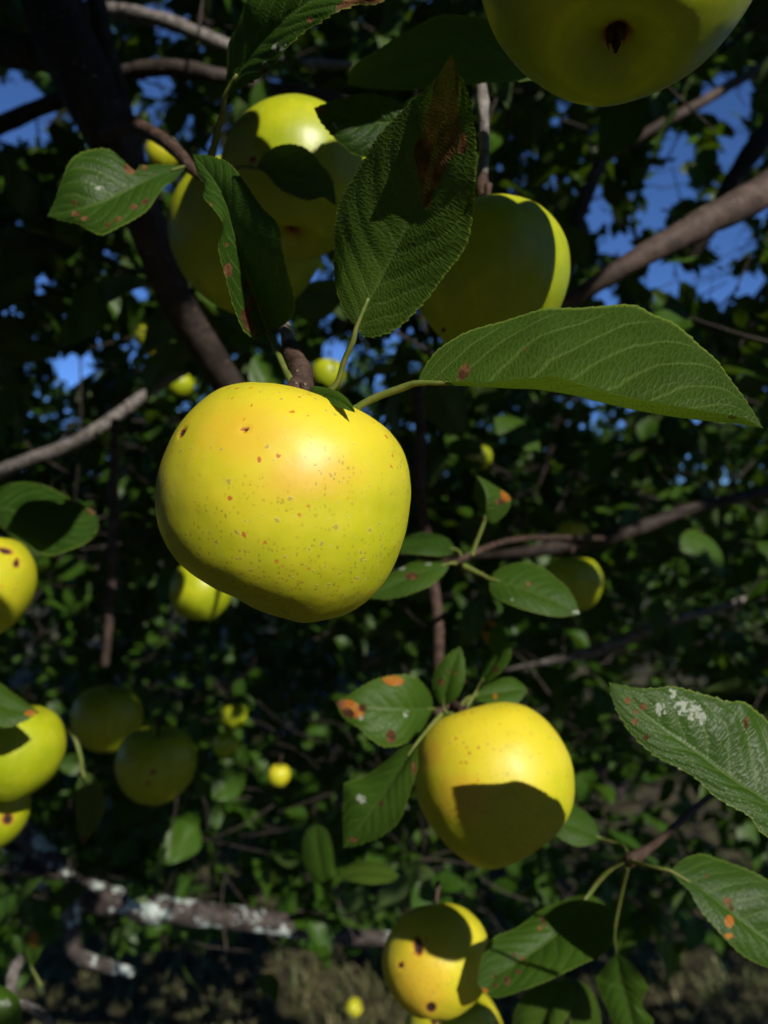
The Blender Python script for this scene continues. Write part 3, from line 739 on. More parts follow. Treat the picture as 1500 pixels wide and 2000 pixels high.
hero_leaf(  # left leaf with a notch
    [(364, 326, .345), (300, 346, .335), (220, 386, .325), (165, 406, .322), (92, 422, .325)],
    [(320, 320, .343), (258, 322, .336), (240, 314, .333), (215, 296, .330), (185, 290, .328), (155, 299, .326), (135, 320, .324), (120, 360, .324), (108, 395, .325)],
    [(345, 346, .341), (315, 372, .328), (290, 405, .320), (260, 430, .316), (225, 452, .314), (200, 462, .314), (175, 450, .316), (150, 436, .319), (130, 432, .322)],
    spots=[(256, 328, 14, b_, 10), (282, 328, 4, b_, 7), (146, 396, 4, b_, 7), (262, 404, 7, b_, 5), (284, 394, 9, b_, 5, -35), (233, 427, 5, b_), (210, 440, 4, b_, 7), (166, 427, 7, b_, 4), (195, 368, 12, w_, 6), (148, 418, 8, b_, 5), (222, 432, 3, b_)],
    bite=[(257, 320, 14)], petiole=[(378, 330, .344), (392, 345, .343)], label='leaf with a bitten brown notch and rust spots, held out from the curved spur', seed=3, tint=.25)
hero_leaf(  # folded drooping leaf
    [(522, 645, .268), (505, 600, .266), (488, 550, .262), (470, 500, .258), (455, 445, .257), (438, 390, .260), (412, 345, .268), (376, 301, .280)],
    [(513, 656, .266), (498, 661, .262), (474, 640, .256), (455, 600, .252), (440, 550, .248), (430, 510, .246), (425, 475, .245), (434, 437, .247), (420, 411, .252), (399, 386, .259), (400, 361, .266), (386, 340, .272)],
    [(540, 642, .264), (565, 625, .254), (574, 590, .246), (566, 540, .240), (556, 490, .237), (545, 440, .237), (511, 405, .243), (480, 360, .252), (450, 322, .265), (415, 304, .274)],
    spots=[(481, 556, 6, b_, 9), (490, 594, 12, b_, 15), (483, 625, 10, b_, 24, -20), (445, 528, 8, b_, 14), (497, 653, 10, b_, 5, 30), (442, 478, 4, b_), (413, 400, 4, b_), (540, 545, 3, b_)],
    petiole=[(532, 662, .264), (543, 690, .256), (556, 720, .248), (572, 745, .242)], pw=.0011, label='drooping leaf folded lengthwise, one half lit and spotted brown', seed=4, wave=.0016, tint=.15)
hero_leaf([(500, 328, .335), (540, 335, .333), (590, 348, .331), (630, 370, .331), (657, 402, .333)],
          [(515, 304, .338), (540, 286, .339), (570, 283, .338), (600, 294, .336), (626, 320, .334), (650, 352, .333)],
          [(520, 341, .330), (545, 370, .327), (575, 385, .326), (602, 391, .327), (630, 384, .329), (646, 394, .331)],
          upper=False, petiole=[(485, 327, .337), (462, 328, .340), (420, 345, .344)], pw=.0009, label='small black-looking leaf in shade across a green apple', seed=5, n=90, m=10)
hero_leaf([(800, 235, .300), (740, 240, .300), (680, 228, .302), (613, 211, .306)],
          [(760, 305, .300), (700, 305, .301), (668, 284, .302), (645, 260, .303), (625, 235, .305)],
          [(780, 200, .300), (725, 184, .300), (680, 190, .302), (645, 200, .304)],
          spots=[(618, 213, 12, o_, 7), (630, 218, 8, b_, 5), (660, 245, 12, w_, 6, 20)], label='shaded leaf with a rusty tip over a green apple', seed=6, n=100, m=12)
hero_leaf([(440, 190, .275), (500, 95, .262), (575, 25, .250), (670, -25, .243), (770, -15, .240)],
          [(441, 150, .276), (447, 100, .272), (465, 60, .266), (485, 25, .260), (503, -5, .256), (550, -60, .250), (640, -100, .244), (730, -70, .241)],
          [(475, 171, .270), (515, 150, .262), (550, 125, .256), (570, 100, .253), (600, 66, .249), (640, 40, .245), (672, 20, .243), (700, 7, .242), (740, 3, .240)],
          spots=[(700, 5, 45, b_, 12, -15), (600, 70, 22, b_, 7, -45), (640, 42, 22, b_, 7, -35), (570, 105, 14, b_, 6, -50), (605, 38, 6, b_), (528, 108, 3, b_), (545, 90, 14, w_, 9), (520, 125, 12, w_, 7), (745, -5, 30, b_, 15), (515, 140, 14, b_, 4, -25)],
          petiole=[(436, 215, .279), (424, 260, .288), (412, 310, .300)], pw=.0011, label='leaf with a ragged brown margin above the green apples', seed=7, wave=.0018)
hero_leaf([(1060, 130, .315), (960, 120, .315), (850, 120, .318), (760, 140, .322), (678, 165, .326)],
          [(1010, 60, .318), (950, 35, .318), (880, 32, .320), (815, 52, .322), (720, 108, .325), (688, 128, .326)],
          [(1040, 155, .310), (1000, 160, .310), (925, 166, .312), (825, 173, .316), (750, 173, .321)],
          upper=False, label='dim leaf seen from its underside beside the big green apple', seed=8, n=100, m=12)
hero_leaf([(606, 770, .226), (640, 776, .219), (668, 787, .213), (694, 806, .207)], [(612, 756, .227), (640, 757, .224), (668, 771, .217), (686, 789, .210)], [(615, 776, .221), (640, 786, .215), (665, 795, .210)],
          teeth=.0005, pitch=.002, label='tiny leaf lying on the shoulder of the large yellow apple', seed=9, n=60, m=8, tint=.5, bulge=.0006, wave=.0004)
hero_leaf(  # white-flecked leaf, right edge of the picture
    [(1600, 1640, .262), (1500, 1566, .264), (1425, 1518, .267), (1350, 1462, .270), (1275, 1408, .273), (1189, 1332, .276)],
    [(1560, 1652, .257), (1496, 1630, .256), (1465, 1592, .258), (1425, 1572, .260), (1395, 1554, .262), (1360, 1521, .264), (1325, 1500, .266), (1280, 1475, .268), (1240, 1440, .271), (1215, 1405, .273), (1197, 1365, .275)],
    [(1595, 1560, .270), (1560, 1480, .274), (1500, 1410, .278), (1475, 1390, .278), (1450, 1372, .278), (1420, 1372, .278), (1390, 1361, .278), (1350, 1350, .278), (1315, 1341, .278), (1275, 1345, .277), (1230, 1342, .277)],
    spots=[(1290, 1385, 12, w_, 18), (1315, 1355, 10, w_, 14), (1345, 1385, 34, w_, 20, 20), (1372, 1403, 8, w_, 18), (1350, 1400, 24, w_, 8), (1226, 1368, 6, b_), (1256, 1380, 7, b_), (1240, 1409, 6, b_), (1262, 1440, 6, b_), (1457, 1412, 5, b_, 12), (1242, 1390, 4, b_)],
    petiole=[(1650, 1680, .262), (1720, 1740, .262)], label='long leaf flecked with chalky white and reddish spots', seed=10, tint=.35)
hero_leaf([(1308, 1701, .352), (1380, 1745, .346), (1450, 1800, .342), (1530, 1860, .340), (1610, 1910, .340)],
          [(1340, 1676, .358), (1375, 1668, .360), (1410, 1680, .359), (1440, 1690, .357), (1500, 1719, .352), (1560, 1775, .346), (1600, 1850, .341)],
          [(1320, 1714, .349), (1350, 1742, .344), (1357, 1757, .342), (1376, 1787, .339), (1405, 1821, .336), (1436, 1851, .334), (1470, 1876, .334), (1520, 1896, .335), (1570, 1912, .337)],
          spots=[(1422, 1760, 7, b_), (1428, 1775, 6, b_), (1425, 1800, 9, o_, 13), (1423, 1828, 11, o_, 6), (1436, 1832, 4, w_), (1402, 1812, 4, w_), (1380, 1710, 4, b_)],
          petiole=[(1290, 1697, .354), (1260, 1690, .362), (1232, 1683, .376)], label='leaf with a small orange blotch on a thin stalk, below the white-flecked one', seed=11, tint=.3, n=110, m=12)
hero_leaf([(846, 1384, .425), (800, 1386, .405), (750, 1384, .398), (700, 1380, .396), (655, 1372, .398)],
          [(842, 1360, .426), (826, 1336, .418), (805, 1322, .412), (775, 1319, .408), (740, 1326, .405), (710, 1340, .402), (672, 1363, .400)],
          [(826, 1421, .412), (800, 1446, .398), (775, 1456, .392), (748, 1456, .390), (720, 1441, .390), (700, 1421, .392), (670, 1400, .396)],
          spots=[(768, 1329, 22, o_, 10, 10), (688, 1385, 26, o_, 14, 30), (680, 1392, 14, b_, 9, 30), (708, 1383, 8, b_), (764, 1438, 9, b_, 13), (793, 1395, 5, w_, 10, 30), (665, 1372, 9, b_), (705, 1402, 6, w_)],
          petiole=[(856, 1388, .435), (872, 1385, .448)], label='leaf with two burnt orange patches at the stem of the half-shadowed apple', seed=12, tint=.8, n=100, m=12)
hero_leaf([(815, 1452, .370), (770, 1520, .364), (720, 1590, .364), (671, 1657, .370)],
          [(790, 1460, .375), (750, 1490, .376), (710, 1519, .376), (676, 1530, .376), (673, 1560, .374), (671, 1600, .372)],
          [(815, 1470, .364), (815, 1500, .358), (800, 1546, .356), (785, 1590, .358), (765, 1617, .362), (730, 1640, .366)],
          spots=[(705, 1560, 14, w_, 9, 40), (690, 1640, 8, b_, 5), (808, 1500, 4, b_, 14), (745, 1570, 5, b_)], petiole=[(835, 1425, .378), (862, 1395, .388)], label='pale glossy leaf hanging left of the half-shadowed apple', seed=13, tint=.6, n=100, m=12)
hero_leaf([(867, 1379, .430), (873, 1340, .426), (885, 1300, .424), (899, 1262, .424)], [(855, 1369, .430), (846, 1340, .429), (850, 1310, .428), (870, 1284, .426)], [(890, 1364, .426), (905, 1335, .422), (908, 1300, .422)],
          spots=[(861, 1332, 6, b_, 8), (875, 1310, 3, b_), (888, 1315, 3, b_)], petiole=[(872, 1392, .430), (885, 1395, .428)], label='small upright pointed leaf over the half-shadowed apple', seed=14, tint=.9, n=70, m=8)
hero_leaf([(936, 1339, .440), (958, 1310, .435), (976, 1275, .432), (972, 1240, .433), (955, 1211, .438)], [(938, 1320, .441), (950, 1295, .440), (960, 1273, .439), (946, 1250, .440), (942, 1230, .441)], [(952, 1331, .435), (976, 1314, .430), (996, 1284, .427), (994, 1255, .427), (980, 1221, .432)],
          spots=[(947, 1240, 9, o_, 20), (950, 1225, 8, b_, 10), (968, 1308, 6, b_), (958, 1218, 10, o_, 8)], petiole=[(928, 1355, .441), (912, 1378, .433)], label='curled upright leaf with a red margin over the half-shadowed apple', seed=15, tint=.7, n=80, m=8, teeth=.0008)
hero_leaf([(920, 1361, .440), (960, 1356, .440), (1000, 1350, .442), (1032, 1347, .446)], [(950, 1340, .446), (990, 1325, .450), (1015, 1332, .450)], [(945, 1372, .434), (985, 1378, .432), (1012, 1370, .436)],
          spots=[(967, 1360, 4, o_, 6), (1033, 1343, 6, b_)], petiole=[(908, 1368, .436), (900, 1380, .430)], label='small leaf tucked behind the top of the half-shadowed apple', seed=16, tint=.6, n=60, m=8)
hero_leaf([(947, 1018, .43), (950, 990, .425), (948, 960, .424), (930, 928, .428)], [(936, 992, .434), (927, 960, .435)], [(966, 1020, .434), (990, 1000, .442), (998, 976, .442), (985, 959, .440), (960, 944, .434)],
          spots=[(988, 968, 13, o_, 9, 60), (977, 980, 9, b_, 6)], petiole=[(940, 1035, .43), (930, 1060, .43), (921, 1085, .43)], pw=.0011, label='small leaf with an orange corner, standing on a thin stalk', seed=17, tint=.5, n=70, m=8)
hero_leaf([(956, 1131, .42), (1015, 1148, .412), (1075, 1172, .408), (1133, 1200, .408)], [(970, 1115, .425), (1000, 1102, .428), (1036, 1100, .428), (1070, 1114, .425), (1100, 1140, .418), (1121, 1170, .412)], [(960, 1156, .414), (985, 1176, .405), (1025, 1191, .400), (1070, 1201, .400), (1100, 1203, .404)],
          spots=[(1032, 1142, 4, b_), (1125, 1195, 8, w_, 4), (1000, 1172, 3, w_)], petiole=[(940, 1122, .424), (905, 1105, .43)], pw=.0012, label='oval two-toned leaf, dark above and pale below its midrib', seed=18, tint=.4, n=90, m=10)
hero_leaf([(878, 1101, .425), (820, 1120, .418), (770, 1142, .415), (714, 1168, .415)], [(855, 1097, .428), (820, 1099, .430), (790, 1107, .428), (755, 1125, .422)], [(866, 1122, .42), (840, 1146, .41), (800, 1161, .408), (760, 1169, .41)],
          spots=[(803, 1125, 13, b_, 7), (783, 1110, 10, w_, 6), (835, 1102, 8, w_, 4)], petiole=[(890, 1100, .428)], label='leaf with a brown hole mark at the lower right of the large yellow apple', seed=19, tint=.6, n=80, m=10)
hero_leaf([(892, 1074, .445), (840, 1066, .44), (800, 1066, .44), (765, 1072, .44)], [(870, 1048, .455), (825, 1038, .46), (785, 1050, .452)], [(870, 1084, .436), (830, 1084, .432), (790, 1082, .434)],
          petiole=[(903, 1088, .44)], label='dark shiny leaf against the right flank of the large yellow apple', seed=20, n=70, m=8)
hero_leaf([(1152, 1745, .430), (1090, 1820, .417), (1010, 1880, .407), (932, 1922, .405)],
          [(1128, 1751, .433), (1100, 1760, .432), (1050, 1780, .427), (1010, 1810, .421), (966, 1830, .417), (950, 1850, .414), (938, 1890, .409)],
          [(1188, 1776, .421), (1200, 1825, .407), (1176, 1864, .399), (1100, 1901, .395), (1050, 1923, .395), (1000, 1941, .398), (960, 1947, .402)],
          spots=[(1060, 1797, 5, b_), (1064, 1806, 4, b_), (1054, 1813, 4, b_), (1012, 1897, 5, b_), (990, 1915, 6, b_, 9), (968, 1907, 4, b_), (968, 1925, 5, b_), (945, 1935, 10, o_, 6), (1005, 1865, 4, b_), (1020, 1872, 4, b_)],
          petiole=[(1170, 1720, .430), (1195, 1695, .427), (1222, 1678, .425)], pw=.0013, label='big leaf half in black shadow, with pink specks, beside the cracked apple', seed=21, tint=.5)
hero_leaf([(1205, 1860, .465), (1215, 1920, .463), (1230, 1980, .463), (1250, 2060, .465)], [(1170, 1905, .470), (1166, 1920, .469), (1185, 1965, .467), (1210, 2020, .466)], [(1235, 1885, .459), (1255, 1910, .457), (1275, 1945, .457), (1278, 1975, .457), (1270, 2020, .461)],
          bite=[(1268, 1962, 32)], petiole=[(1200, 1820, .455), (1215, 1740, .445), (1226, 1690, .430)], label='hanging leaf with a round bite out of its edge', seed=22, tint=.6, n=90, m=10)
hero_leaf([(1105, 1912, .455), (1080, 1950, .450), (1062, 2000, .450), (1040, 2080, .455)], [(1060, 1922, .460), (1022, 1945, .460), (1005, 1985, .459), (1010, 2040, .457)], [(1120, 1935, .447), (1110, 1975, .443), (1085, 2030, .445)],
          label='leaf folded along its midrib below the big half-black leaf', seed=23, tint=.6, n=80, m=10, bulge=.003)
hero_leaf([(1112, 1912, .460), (1140, 1945, .457), (1150, 1990, .457), (1150, 2070, .461)], [(1108, 1945, .455), (1115, 1995, .453), (1130, 2050, .455)], [(1140, 1920, .465), (1165, 1960, .465), (1172, 2020, .465)],
          label='narrow shaded leaf hanging beside the bitten one', seed=24, n=70, m=8)
hero_leaf([(-30, 985, .510), (40, 1000, .500), (120, 1018, .495), (192, 1010, .500)], [(5, 950, .520), (65, 944, .525), (125, 968, .520), (176, 995, .508)], [(10, 1035, .495), (60, 1070, .485), (100, 1085, .480), (150, 1070, .482), (186, 1045, .490)],
          spots=[(180, 998, 12, b_, 6)], label='dark leaf with a sunlit lower rim above the scabbed apple', seed=25, n=90, m=10)
hero_leaf([(-70, 1340, .45), (-10, 1372, .445), (40, 1388, .445), (76, 1391, .448)], [(-20, 1325, .455), (20, 1350, .452), (50, 1372, .45)], [(-30, 1400, .438), (10, 1420, .436), (50, 1407, .442)],
          spots=[(60, 1393, 12, o_, 6)], label='leaf with a red tip lying over the bright green apple', seed=26, tint=.5, n=70, m=8)
hero_leaf([(160, 1503, .52), (172, 1550, .518), (172, 1600, .52), (160, 1652, .525)], [(150, 1540, .523), (149, 1590, .524), (154, 1630, .525)], [(186, 1520, .517), (206, 1570, .514), (190, 1612, .518)],
          upper=False, spots=[(160, 1640, 14, b_, 8)], petiole=[(157, 1478, .52), (145, 1440, .522), (118, 1412, .53), (70, 1390, .54)], pw=.0015, label='dull leaf hanging by a long stalk between the green apples', seed=27, n=80, m=8)
hero_leaf([(62, 1890, .60), (62, 1850, .595), (66, 1810, .595)], [(45, 1862, .60), (48, 1830, .60)], [(80, 1860, .59), (85, 1835, .59)],
          spots=[(66, 1835, 10, o_, 16)], petiole=[(70, 1905, .60), (80, 1925, .6)], label='small leaf with an orange blotch near the lower left twigs', seed=28, tint=.6, n=60, m=8)
hero_leaf([(-40, 1930, .48), (0, 1955, .475), (20, 1985, .475), (20, 2040, .48)], [(-50, 1980, .47), (-20, 2030, .47)], [(0, 1925, .485), (35, 1950, .485), (42, 2000, .482)],
          spots=[(10, 1960, 14, w_, 10)], label='pale lit leaf in front of the grey twig', seed=29, tint=.8, n=60, m=8)
hero_leaf([(1172, 1637, .455), (1140, 1622, .45), (1110, 1610, .45), (1070, 1600, .452)], [(1160, 1605, .46), (1135, 1580, .464), (1100, 1570, .462)], [(1150, 1650, .446), (1120, 1650, .442), (1085, 1630, .446)],
          petiole=[(1190, 1643, .45), (1217, 1652, .44), (1230, 1680, .40)], label='lit leaf just behind the right side of the half-shadowed apple', seed=30, tint=.5, n=70, m=8)
hero_leaf([(615, 1610, .78), (622, 1660, .775), (632, 1705, .775), (646, 1746, .78)], [(592, 1640, .785), (596, 1690, .784), (620, 1725, .782)], [(640, 1625, .77), (650, 1670, .768), (650, 1710, .772)], label='drooping lit leaf left of the pale glossy one', seed=31, tint=.5, n=60, m=8)
hero_leaf([(660, 1715, .72), (700, 1705, .715), (740, 1705, .715), (780, 1712, .72)], [(680, 1690, .73), (720, 1682, .735), (760, 1692, .73)], [(690, 1722, .705), (730, 1726, .7), (762, 1722, .706)], label='flat lit leaf over the lower dark gap, beside a grey twig', seed=32, tint=.5, n=60, m=8)
hero_leaf([(965, 815, .80), (1000, 835, .795), (1030, 855, .795), (1055, 882, .80)], [(990, 812, .81), (1025, 825, .81), (1050, 850, .806)], [(970, 845, .79), (1000, 865, .785), (1035, 882, .79)], bite=[(985, 860, 16), (1040, 830, 14)], spots=[(1010, 840, 5, b_), (1030, 850, 5, b_)],
          label='ragged holed leaf under the wide glossy leaf', seed=33, tint=.6, n=60, m=8)
hero_leaf([(870, 885, .75), (895, 872, .745), (920, 868, .745), (945, 880, .75)], [(880, 862, .76), (905, 850, .765), (930, 858, .76)], [(885, 888, .74), (910, 890, .735), (932, 888, .74)], label='dim leaf over a small lit apple', seed=34, tint=.2, n=60, m=8)
hero_leaf([(1330, 1045, .85), (1360, 1065, .845), (1390, 1090, .845), (1412, 1128, .85)], [(1350, 1035, .86), (1385, 1050, .86), (1410, 1085, .856)], [(1332, 1075, .84), (1360, 1100, .835), (1392, 1118, .84)], label='pale lit leaf in the right hand foliage', seed=35, tint=.7, n=60, m=8)
HERO_N = len([o for o in TREE.children if o.name.startswith('leaf')])

# ------------------------------------------------------------------ foliage
def leaf_template(seed, nu, nv):
    r = np.random.default_rng(seed)
    t = np.linspace(0, 1, nu); v = np.linspace(-1, 1, nv)
    w = 0.31 * np.sin(np.pi * np.clip(t, 0, 1) ** (0.78 + 0.15 * r.random())) ** 0.85 * (1 - 0.25 * t) * (0.9 + 0.35 * r.random())
    w[0] = 0.006; w[-1] = 0.004
    curl = 0.10 + 0.5 * r.random(); fold = 0.05 + 0.55 * r.random(); bend = (r.random() - 0.5) * 0.25
    U, V = np.meshgrid(t, v, indexing='ij')
    X = V * w[:, None] + bend * (U - 0.5) ** 2
    Yy = U * 0.98
    Z = np.abs(V) * w[:, None] * fold - curl * U ** 2 * 0.5 + 0.03 * np.sin(U * 9 + V * 3 + seed)
    X *= 1 - 0.25 * fold
    q = np.stack([X, Yy, Z], -1).reshape(-1, 3)
    uv = np.stack([U.ravel(), V.ravel() * .5 + .5], 1)
    f = grid_faces(nu, nv)
    nz = np.cross(q[f[:, 1]] - q[f[:, 0]], q[f[:, 3]] - q[f[:, 0]])[:, 2].mean()
    if nz < 0: f = f[:, ::-1]
    return q, f, uv
TMPL = [leaf_template(k, 8, 5) for k in range(8)]
TMPL_LOW = [leaf_template(k, 5, 3) for k in range(8)]
TMPL_HI = [leaf_template(k, 26, 13) for k in range(8)]

def frames(dirs, ups):
    y = nrm(dirs); x = nrm(np.cross(y, ups)); z = np.cross(x, y)
    return np.stack([x, y, z], 2)          # columns

def join_leaves(base, F, size, tint, tm):
    vs, fs, us, ts = [], [], [], []
    k = rng.integers(0, len(tm), len(base)); ofs = 0
    for i in range(len(tm)):
        s = np.where(k == i)[0]
        if not len(s): continue
        q, f, uv = tm[i]
        v = np.einsum('nij,mj->nmi', F[s], q) * size[s, None, None] + base[s, None]
        vs.append(v.reshape(-1, 3))
        fs.append((f[None] + (np.arange(len(s)) * len(q))[:, None, None] + ofs).reshape(-1, 4))
        us.append(np.tile(uv, (len(s), 1))); ts.append(np.repeat(tint[s], len(q)))
        ofs += len(s) * len(q)
    return np.vstack(vs), np.vstack(fs), np.vstack(us), np.concatenate(ts)

def shoots(centers, n_leaf, spread, size=(0.045, 0.085), updir=0.75):
    """leafy shoots: returns twig segments and leaves (base, dir, up, size, tint)"""
    n = len(centers)
    d = nrm(rng.normal(size=(n, 3)) * [1, 1, 0.6] + [0, 0, 0.15])
    ln = spread * (0.6 + 0.8 * rng.random(n))
    a, b = centers - d * ln[:, None] / 2, centers + d * ln[:, None] / 2
    mid = centers + rng.normal(size=(n, 3)) * 0.012
    k = np.maximum(2, (n_leaf * (0.6 + 0.8 * rng.random(n))).astype(int))
    own = np.repeat(np.arange(n), k); m = len(own)
    j = np.arange(m) - np.repeat(np.cumsum(k) - k, k)
    t = ((j + 0.5) / k[own])[:, None]
    p = a[own] * (1 - t) ** 2 + 2 * mid[own] * t * (1 - t) + b[own] * t * t
    ang = (j * 2.4 + rng.random(m))[:, None]
    s1 = nrm(np.cross(d, [0.2, 0.1, 1])); s2 = np.cross(d, s1)
    dr = nrm(s1[own] * np.cos(ang) + s2[own] * np.sin(ang) + d[own] * 0.5 + [0, 0, -0.35] + rng.normal(size=(m, 3)) * 0.25)
    up = nrm(np.array([0, 0, updir]) + SUN * 0.35 + rng.normal(size=(m, 3)) * 0.45)
    sz = size[0] + (size[1] - size[0]) * rng.random(m)
    tint = np.clip(0.15 + 0.5 * rng.random(n)[own] * rng.random(m) + 0.15 * rng.normal(size=m), 0, 1)
    return list(zip(a, mid, b)), p + dr * 0.018, dr, up, sz, tint

def twig_mesh(name, tw, r, parent, mat):
    V, F, o = [], [], 0
    for (a, m, b) in tw:
        v, f, c0, c1 = tube_geo([a, m, b], [r, r * .8, r * .45], sides=5, n=5)
        V.append(v[:-2]); F.append(f + o); o += len(v) - 2
    ob = link(name, new_mesh(name, np.vstack(V), np.vstack(F), mat), parent, kind='stuff')
    return ob

def sample_frustum(n, d0, d1, x0, x1, y0, y1, power=1.0):
    d = d0 + (d1 - d0) * rng.random(n) ** power
    px = x0 + (x1 - x0) * rng.random(n); py = y0 + (y1 - y0) * rng.random(n)
    return np.stack([(px - 750) / FPX * d, d, 1.5 - (py - 1000) / FPX * d], 1)

# sunbeams that reach the lit things: (centre, radius)
BEAMS = [(P(560, 960, .22), .047), (P(965, 1440, .36), .028), (P(1050, 1500, .36), .02), (P(820, 1900, .42), .022), (P(560, 270, .36), .025), (P(1400, 40, .19), .02), (P(1150, 690, .215), .035), (P(1350, 760, .195), .02),
         (P(230, 370, .325), .022), (P(470, 540, .25), .016), (P(750, 1390, .375), .025), (P(730, 1560, .405), .02), (P(1330, 1440, .27), .03), (P(1440, 1790, .34), .025),
         (P(1000, 1870, .405), .025), (P(1050, 1170, .41), .02), (P(20, 1090, .46), .022), (P(40, 1450, .48), .022), (P(890, 1310, .425), .02), (P(1300, 480, .59), .035), (P(960, 970, .42), .015), (P(800, 1140, .41), .015),
         (P(1095, 510, .32), .012), (P(690, 340, .23), .02), (P(300, 263, .395), .018), (P(350, 305, .355), .012), (P(360, 1490, .66), .01), (P(370, 1160, .67), .012), (P(700, 300, .37), .012), (P(90, 1070, .42), .012), (P(318, 690, 1.23), .02), (P(352, 750, 1.33), .02), (P(318, 300, 1.13), .02), (P(935, 900, 1.18), .02),
         (P(600, 1930, 2.5), .12), (P(700, 1970, 2.35), .12), (P(430, 1790, 1.23), .04), (P(540, 1800, 1.25), .03), (P(400, 70, .83), .03)]
for _ in range(240):            # sun flecks inside the crown
    BEAMS.append((sample_frustum(1, 1.05, 3.0, -50, 1550, -50, 1950)[0], 0.01 + 0.05 * rng.random() ** 2))
def blocks_sun(p, rad=0.03):
    bad = np.zeros(len(p), bool)
    for c, r in BEAMS:
        q = p - c
        t = q @ SUN
        d = np.linalg.norm(q - t[:, None] * SUN, axis=1)
        bad |= (t > 0.005) & (d < r + rad)
    return bad

def in_view(p, margin=60, dmax=99):
    px = to_px(p)
    return (p[:, 1] > 0.02) & (p[:, 1] < dmax) & (px[:, 0] > -margin) & (px[:, 0] < 1500 + margin) & (px[:, 1] > -margin) & (px[:, 1] < 2000 + margin)

SKY_GAPS = [(15, 215, 120), (60, 250, 60), (330, 45, 60), (300, 150, 60), (1420, 190, 90), (1440, 300, 80), (1330, 290, 60), (1310, 360, 70), (1170, 415, 60), (1300, 545, 75), (1430, 470, 60), (1400, 560, 70), (1470, 560, 60), (1180, 580, 50),
            (150, 720, 55), (265, 575, 40), (80, 560, 40), (20, 610, 40), (650, 690, 45), (640, 560, 30), (290, 290, 30), (1280, 430, 50), (1040, 300, 35), (1210, 480, 50), (330, 540, 30), (1480, 400, 50), (40, 420, 30), (380, 230, 30)]
def in_gap(p, grow=0.0):
    px = to_px(p)
    bad = np.zeros(len(p), bool)
    for (x, y, r) in SKY_GAPS:
        bad |= np.hypot(px[:, 0] - x, px[:, 1] - y) < r * 0.68 + grow
    return bad

# inner crown, in view behind the apples
cl = np.vstack([sample_frustum(2300, 1.15, 3.0, -350, 1850, -250, 1050, 0.8), sample_frustum(1500, 1.05, 2.8, -250, 1750, 950, 1840, 0.8)])
near = sample_frustum(150, 0.62, 1.15, -150, 1650, -150, 720)
cl = np.vstack([cl, near[~in_gap(near, 45)], sample_frustum(700, 1.15, 2.2, -200, 1700, -200, 620)])
clump = vnoise(cl * 3.2, 7)
cl = cl[(clump > -0.45)]
tw, LB, LD, LU, LS, LT = shoots(cl, 9, 0.16, size=(0.04, 0.078))
ctr = LB + LD * LS[:, None] * 0.5
px = to_px(ctr)
size_px = LS / ctr[:, 1] * FPX
keep = ~blocks_sun(ctr, 0.022) & ~in_gap(ctr, 0) & ((ctr[:, 1] > 0.6)) & ~((px[:, 1] > 1850) & (rng.random(len(px)) < 0.75)) & (ctr[:, 2] > 0.25)
LB, LD, LU, LS, LT, ctr, size_px = (a[keep] for a in (LB, LD, LU, LS, LT, ctr, size_px))
F = frames(LD, LU)
vis = in_view(ctr, 10)
order = np.argsort(-(size_px * vis))
N_SINGLE = max(0, 298 - HERO_N)
single, rest = order[:N_SINGLE], order[N_SINGLE:]
hi_me = []
for k, (q, f, uv) in enumerate(TMPL_HI):
    hi_me.append(new_mesh('leaf_blade', q, f, M_FOL, uv=uv, attrs={'tint': np.full(len(q), 0.15 + 0.06 * k)}))
for i in single:
    o = bpy.data.objects.new('leaf', hi_me[int(rng.integers(0, 8))])
    COL.objects.link(o)
    A = F[i] * LS[i]
    o.parent = TREE
    o.matrix_parent_inverse = Matrix.Translation(-Vector(TREE_BASE))
    o.matrix_basis = Matrix(((A[0, 0], A[0, 1], A[0, 2], LB[i, 0]), (A[1, 0], A[1, 1], A[1, 2], LB[i, 1]), (A[2, 0], A[2, 1], A[2, 2], LB[i, 2]), (0, 0, 0, 1)))
v, f, uv, tt = join_leaves(LB[rest], F[rest], LS[rest], LT[rest], TMPL)
link('foliage', new_mesh('foliage', v, f, M_FOL, uv=uv, attrs={'tint': tt}), TREE, kind='stuff', label='mass of smaller leaves deeper in the crown')
twc = np.array([(a + b) / 2 for a, m, b in tw])
tk = ~in_gap(twc) & ~((to_px(twc)[:, 1] > 1850))
twig_mesh('twigs', [t for t, k in zip(tw, tk) if k], 0.0017, TREE, M_LIMB)
print('inner leaves', len(LB))

# unseen canopy around the viewer, added to cut sun and sky light
dirs = nrm(rng.normal(size=(34000, 3)) + [0.15, -0.25, 0.45])
dirs = dirs[dirs[:, 2] > -0.25]
shell = np.array([0.0, 0.35, 1.5]) + dirs * (0.6 + 1.5 * rng.random(len(dirs)))[:, None]
q = sample_frustum(9000, 1.0, 6.0, -250, 1750, -300, 2000)
q = q + SUN * (0.6 + 4.5 * rng.random(len(q)))[:, None]  # more added leaves, set sunward to shade the background
q = np.vstack([shell, q])
ok = ~in_view(q, 170) & (np.linalg.norm(q - CAM, axis=1) > 0.4) & (q[:, 2] > 0.9) & (q[:, 2] < 4.6)
q = q[ok]
q = q[vnoise(q * 2.6, 21) > -0.45]
lp = np.vstack([curve([P(*w) for w in ((60, -90, .55), (120, 60, .52), (178, 180, .51), (245, 330, .52), (300, 470, .54), (345, 590, .57), (420, 710, .61))], 60), curve([P(*w) for w in ((-40, 90, .57), (60, 100, .54))], 16), curve([P(*w) for w in ((190, 10, .54), (235, 205, .52))], 16), curve([P(*w) for w in ((200, 165, .80), (260, 140, .78), (340, 133, .76), (430, 148, .76), (520, 172, .78), (640, 190, .8))], 40)])
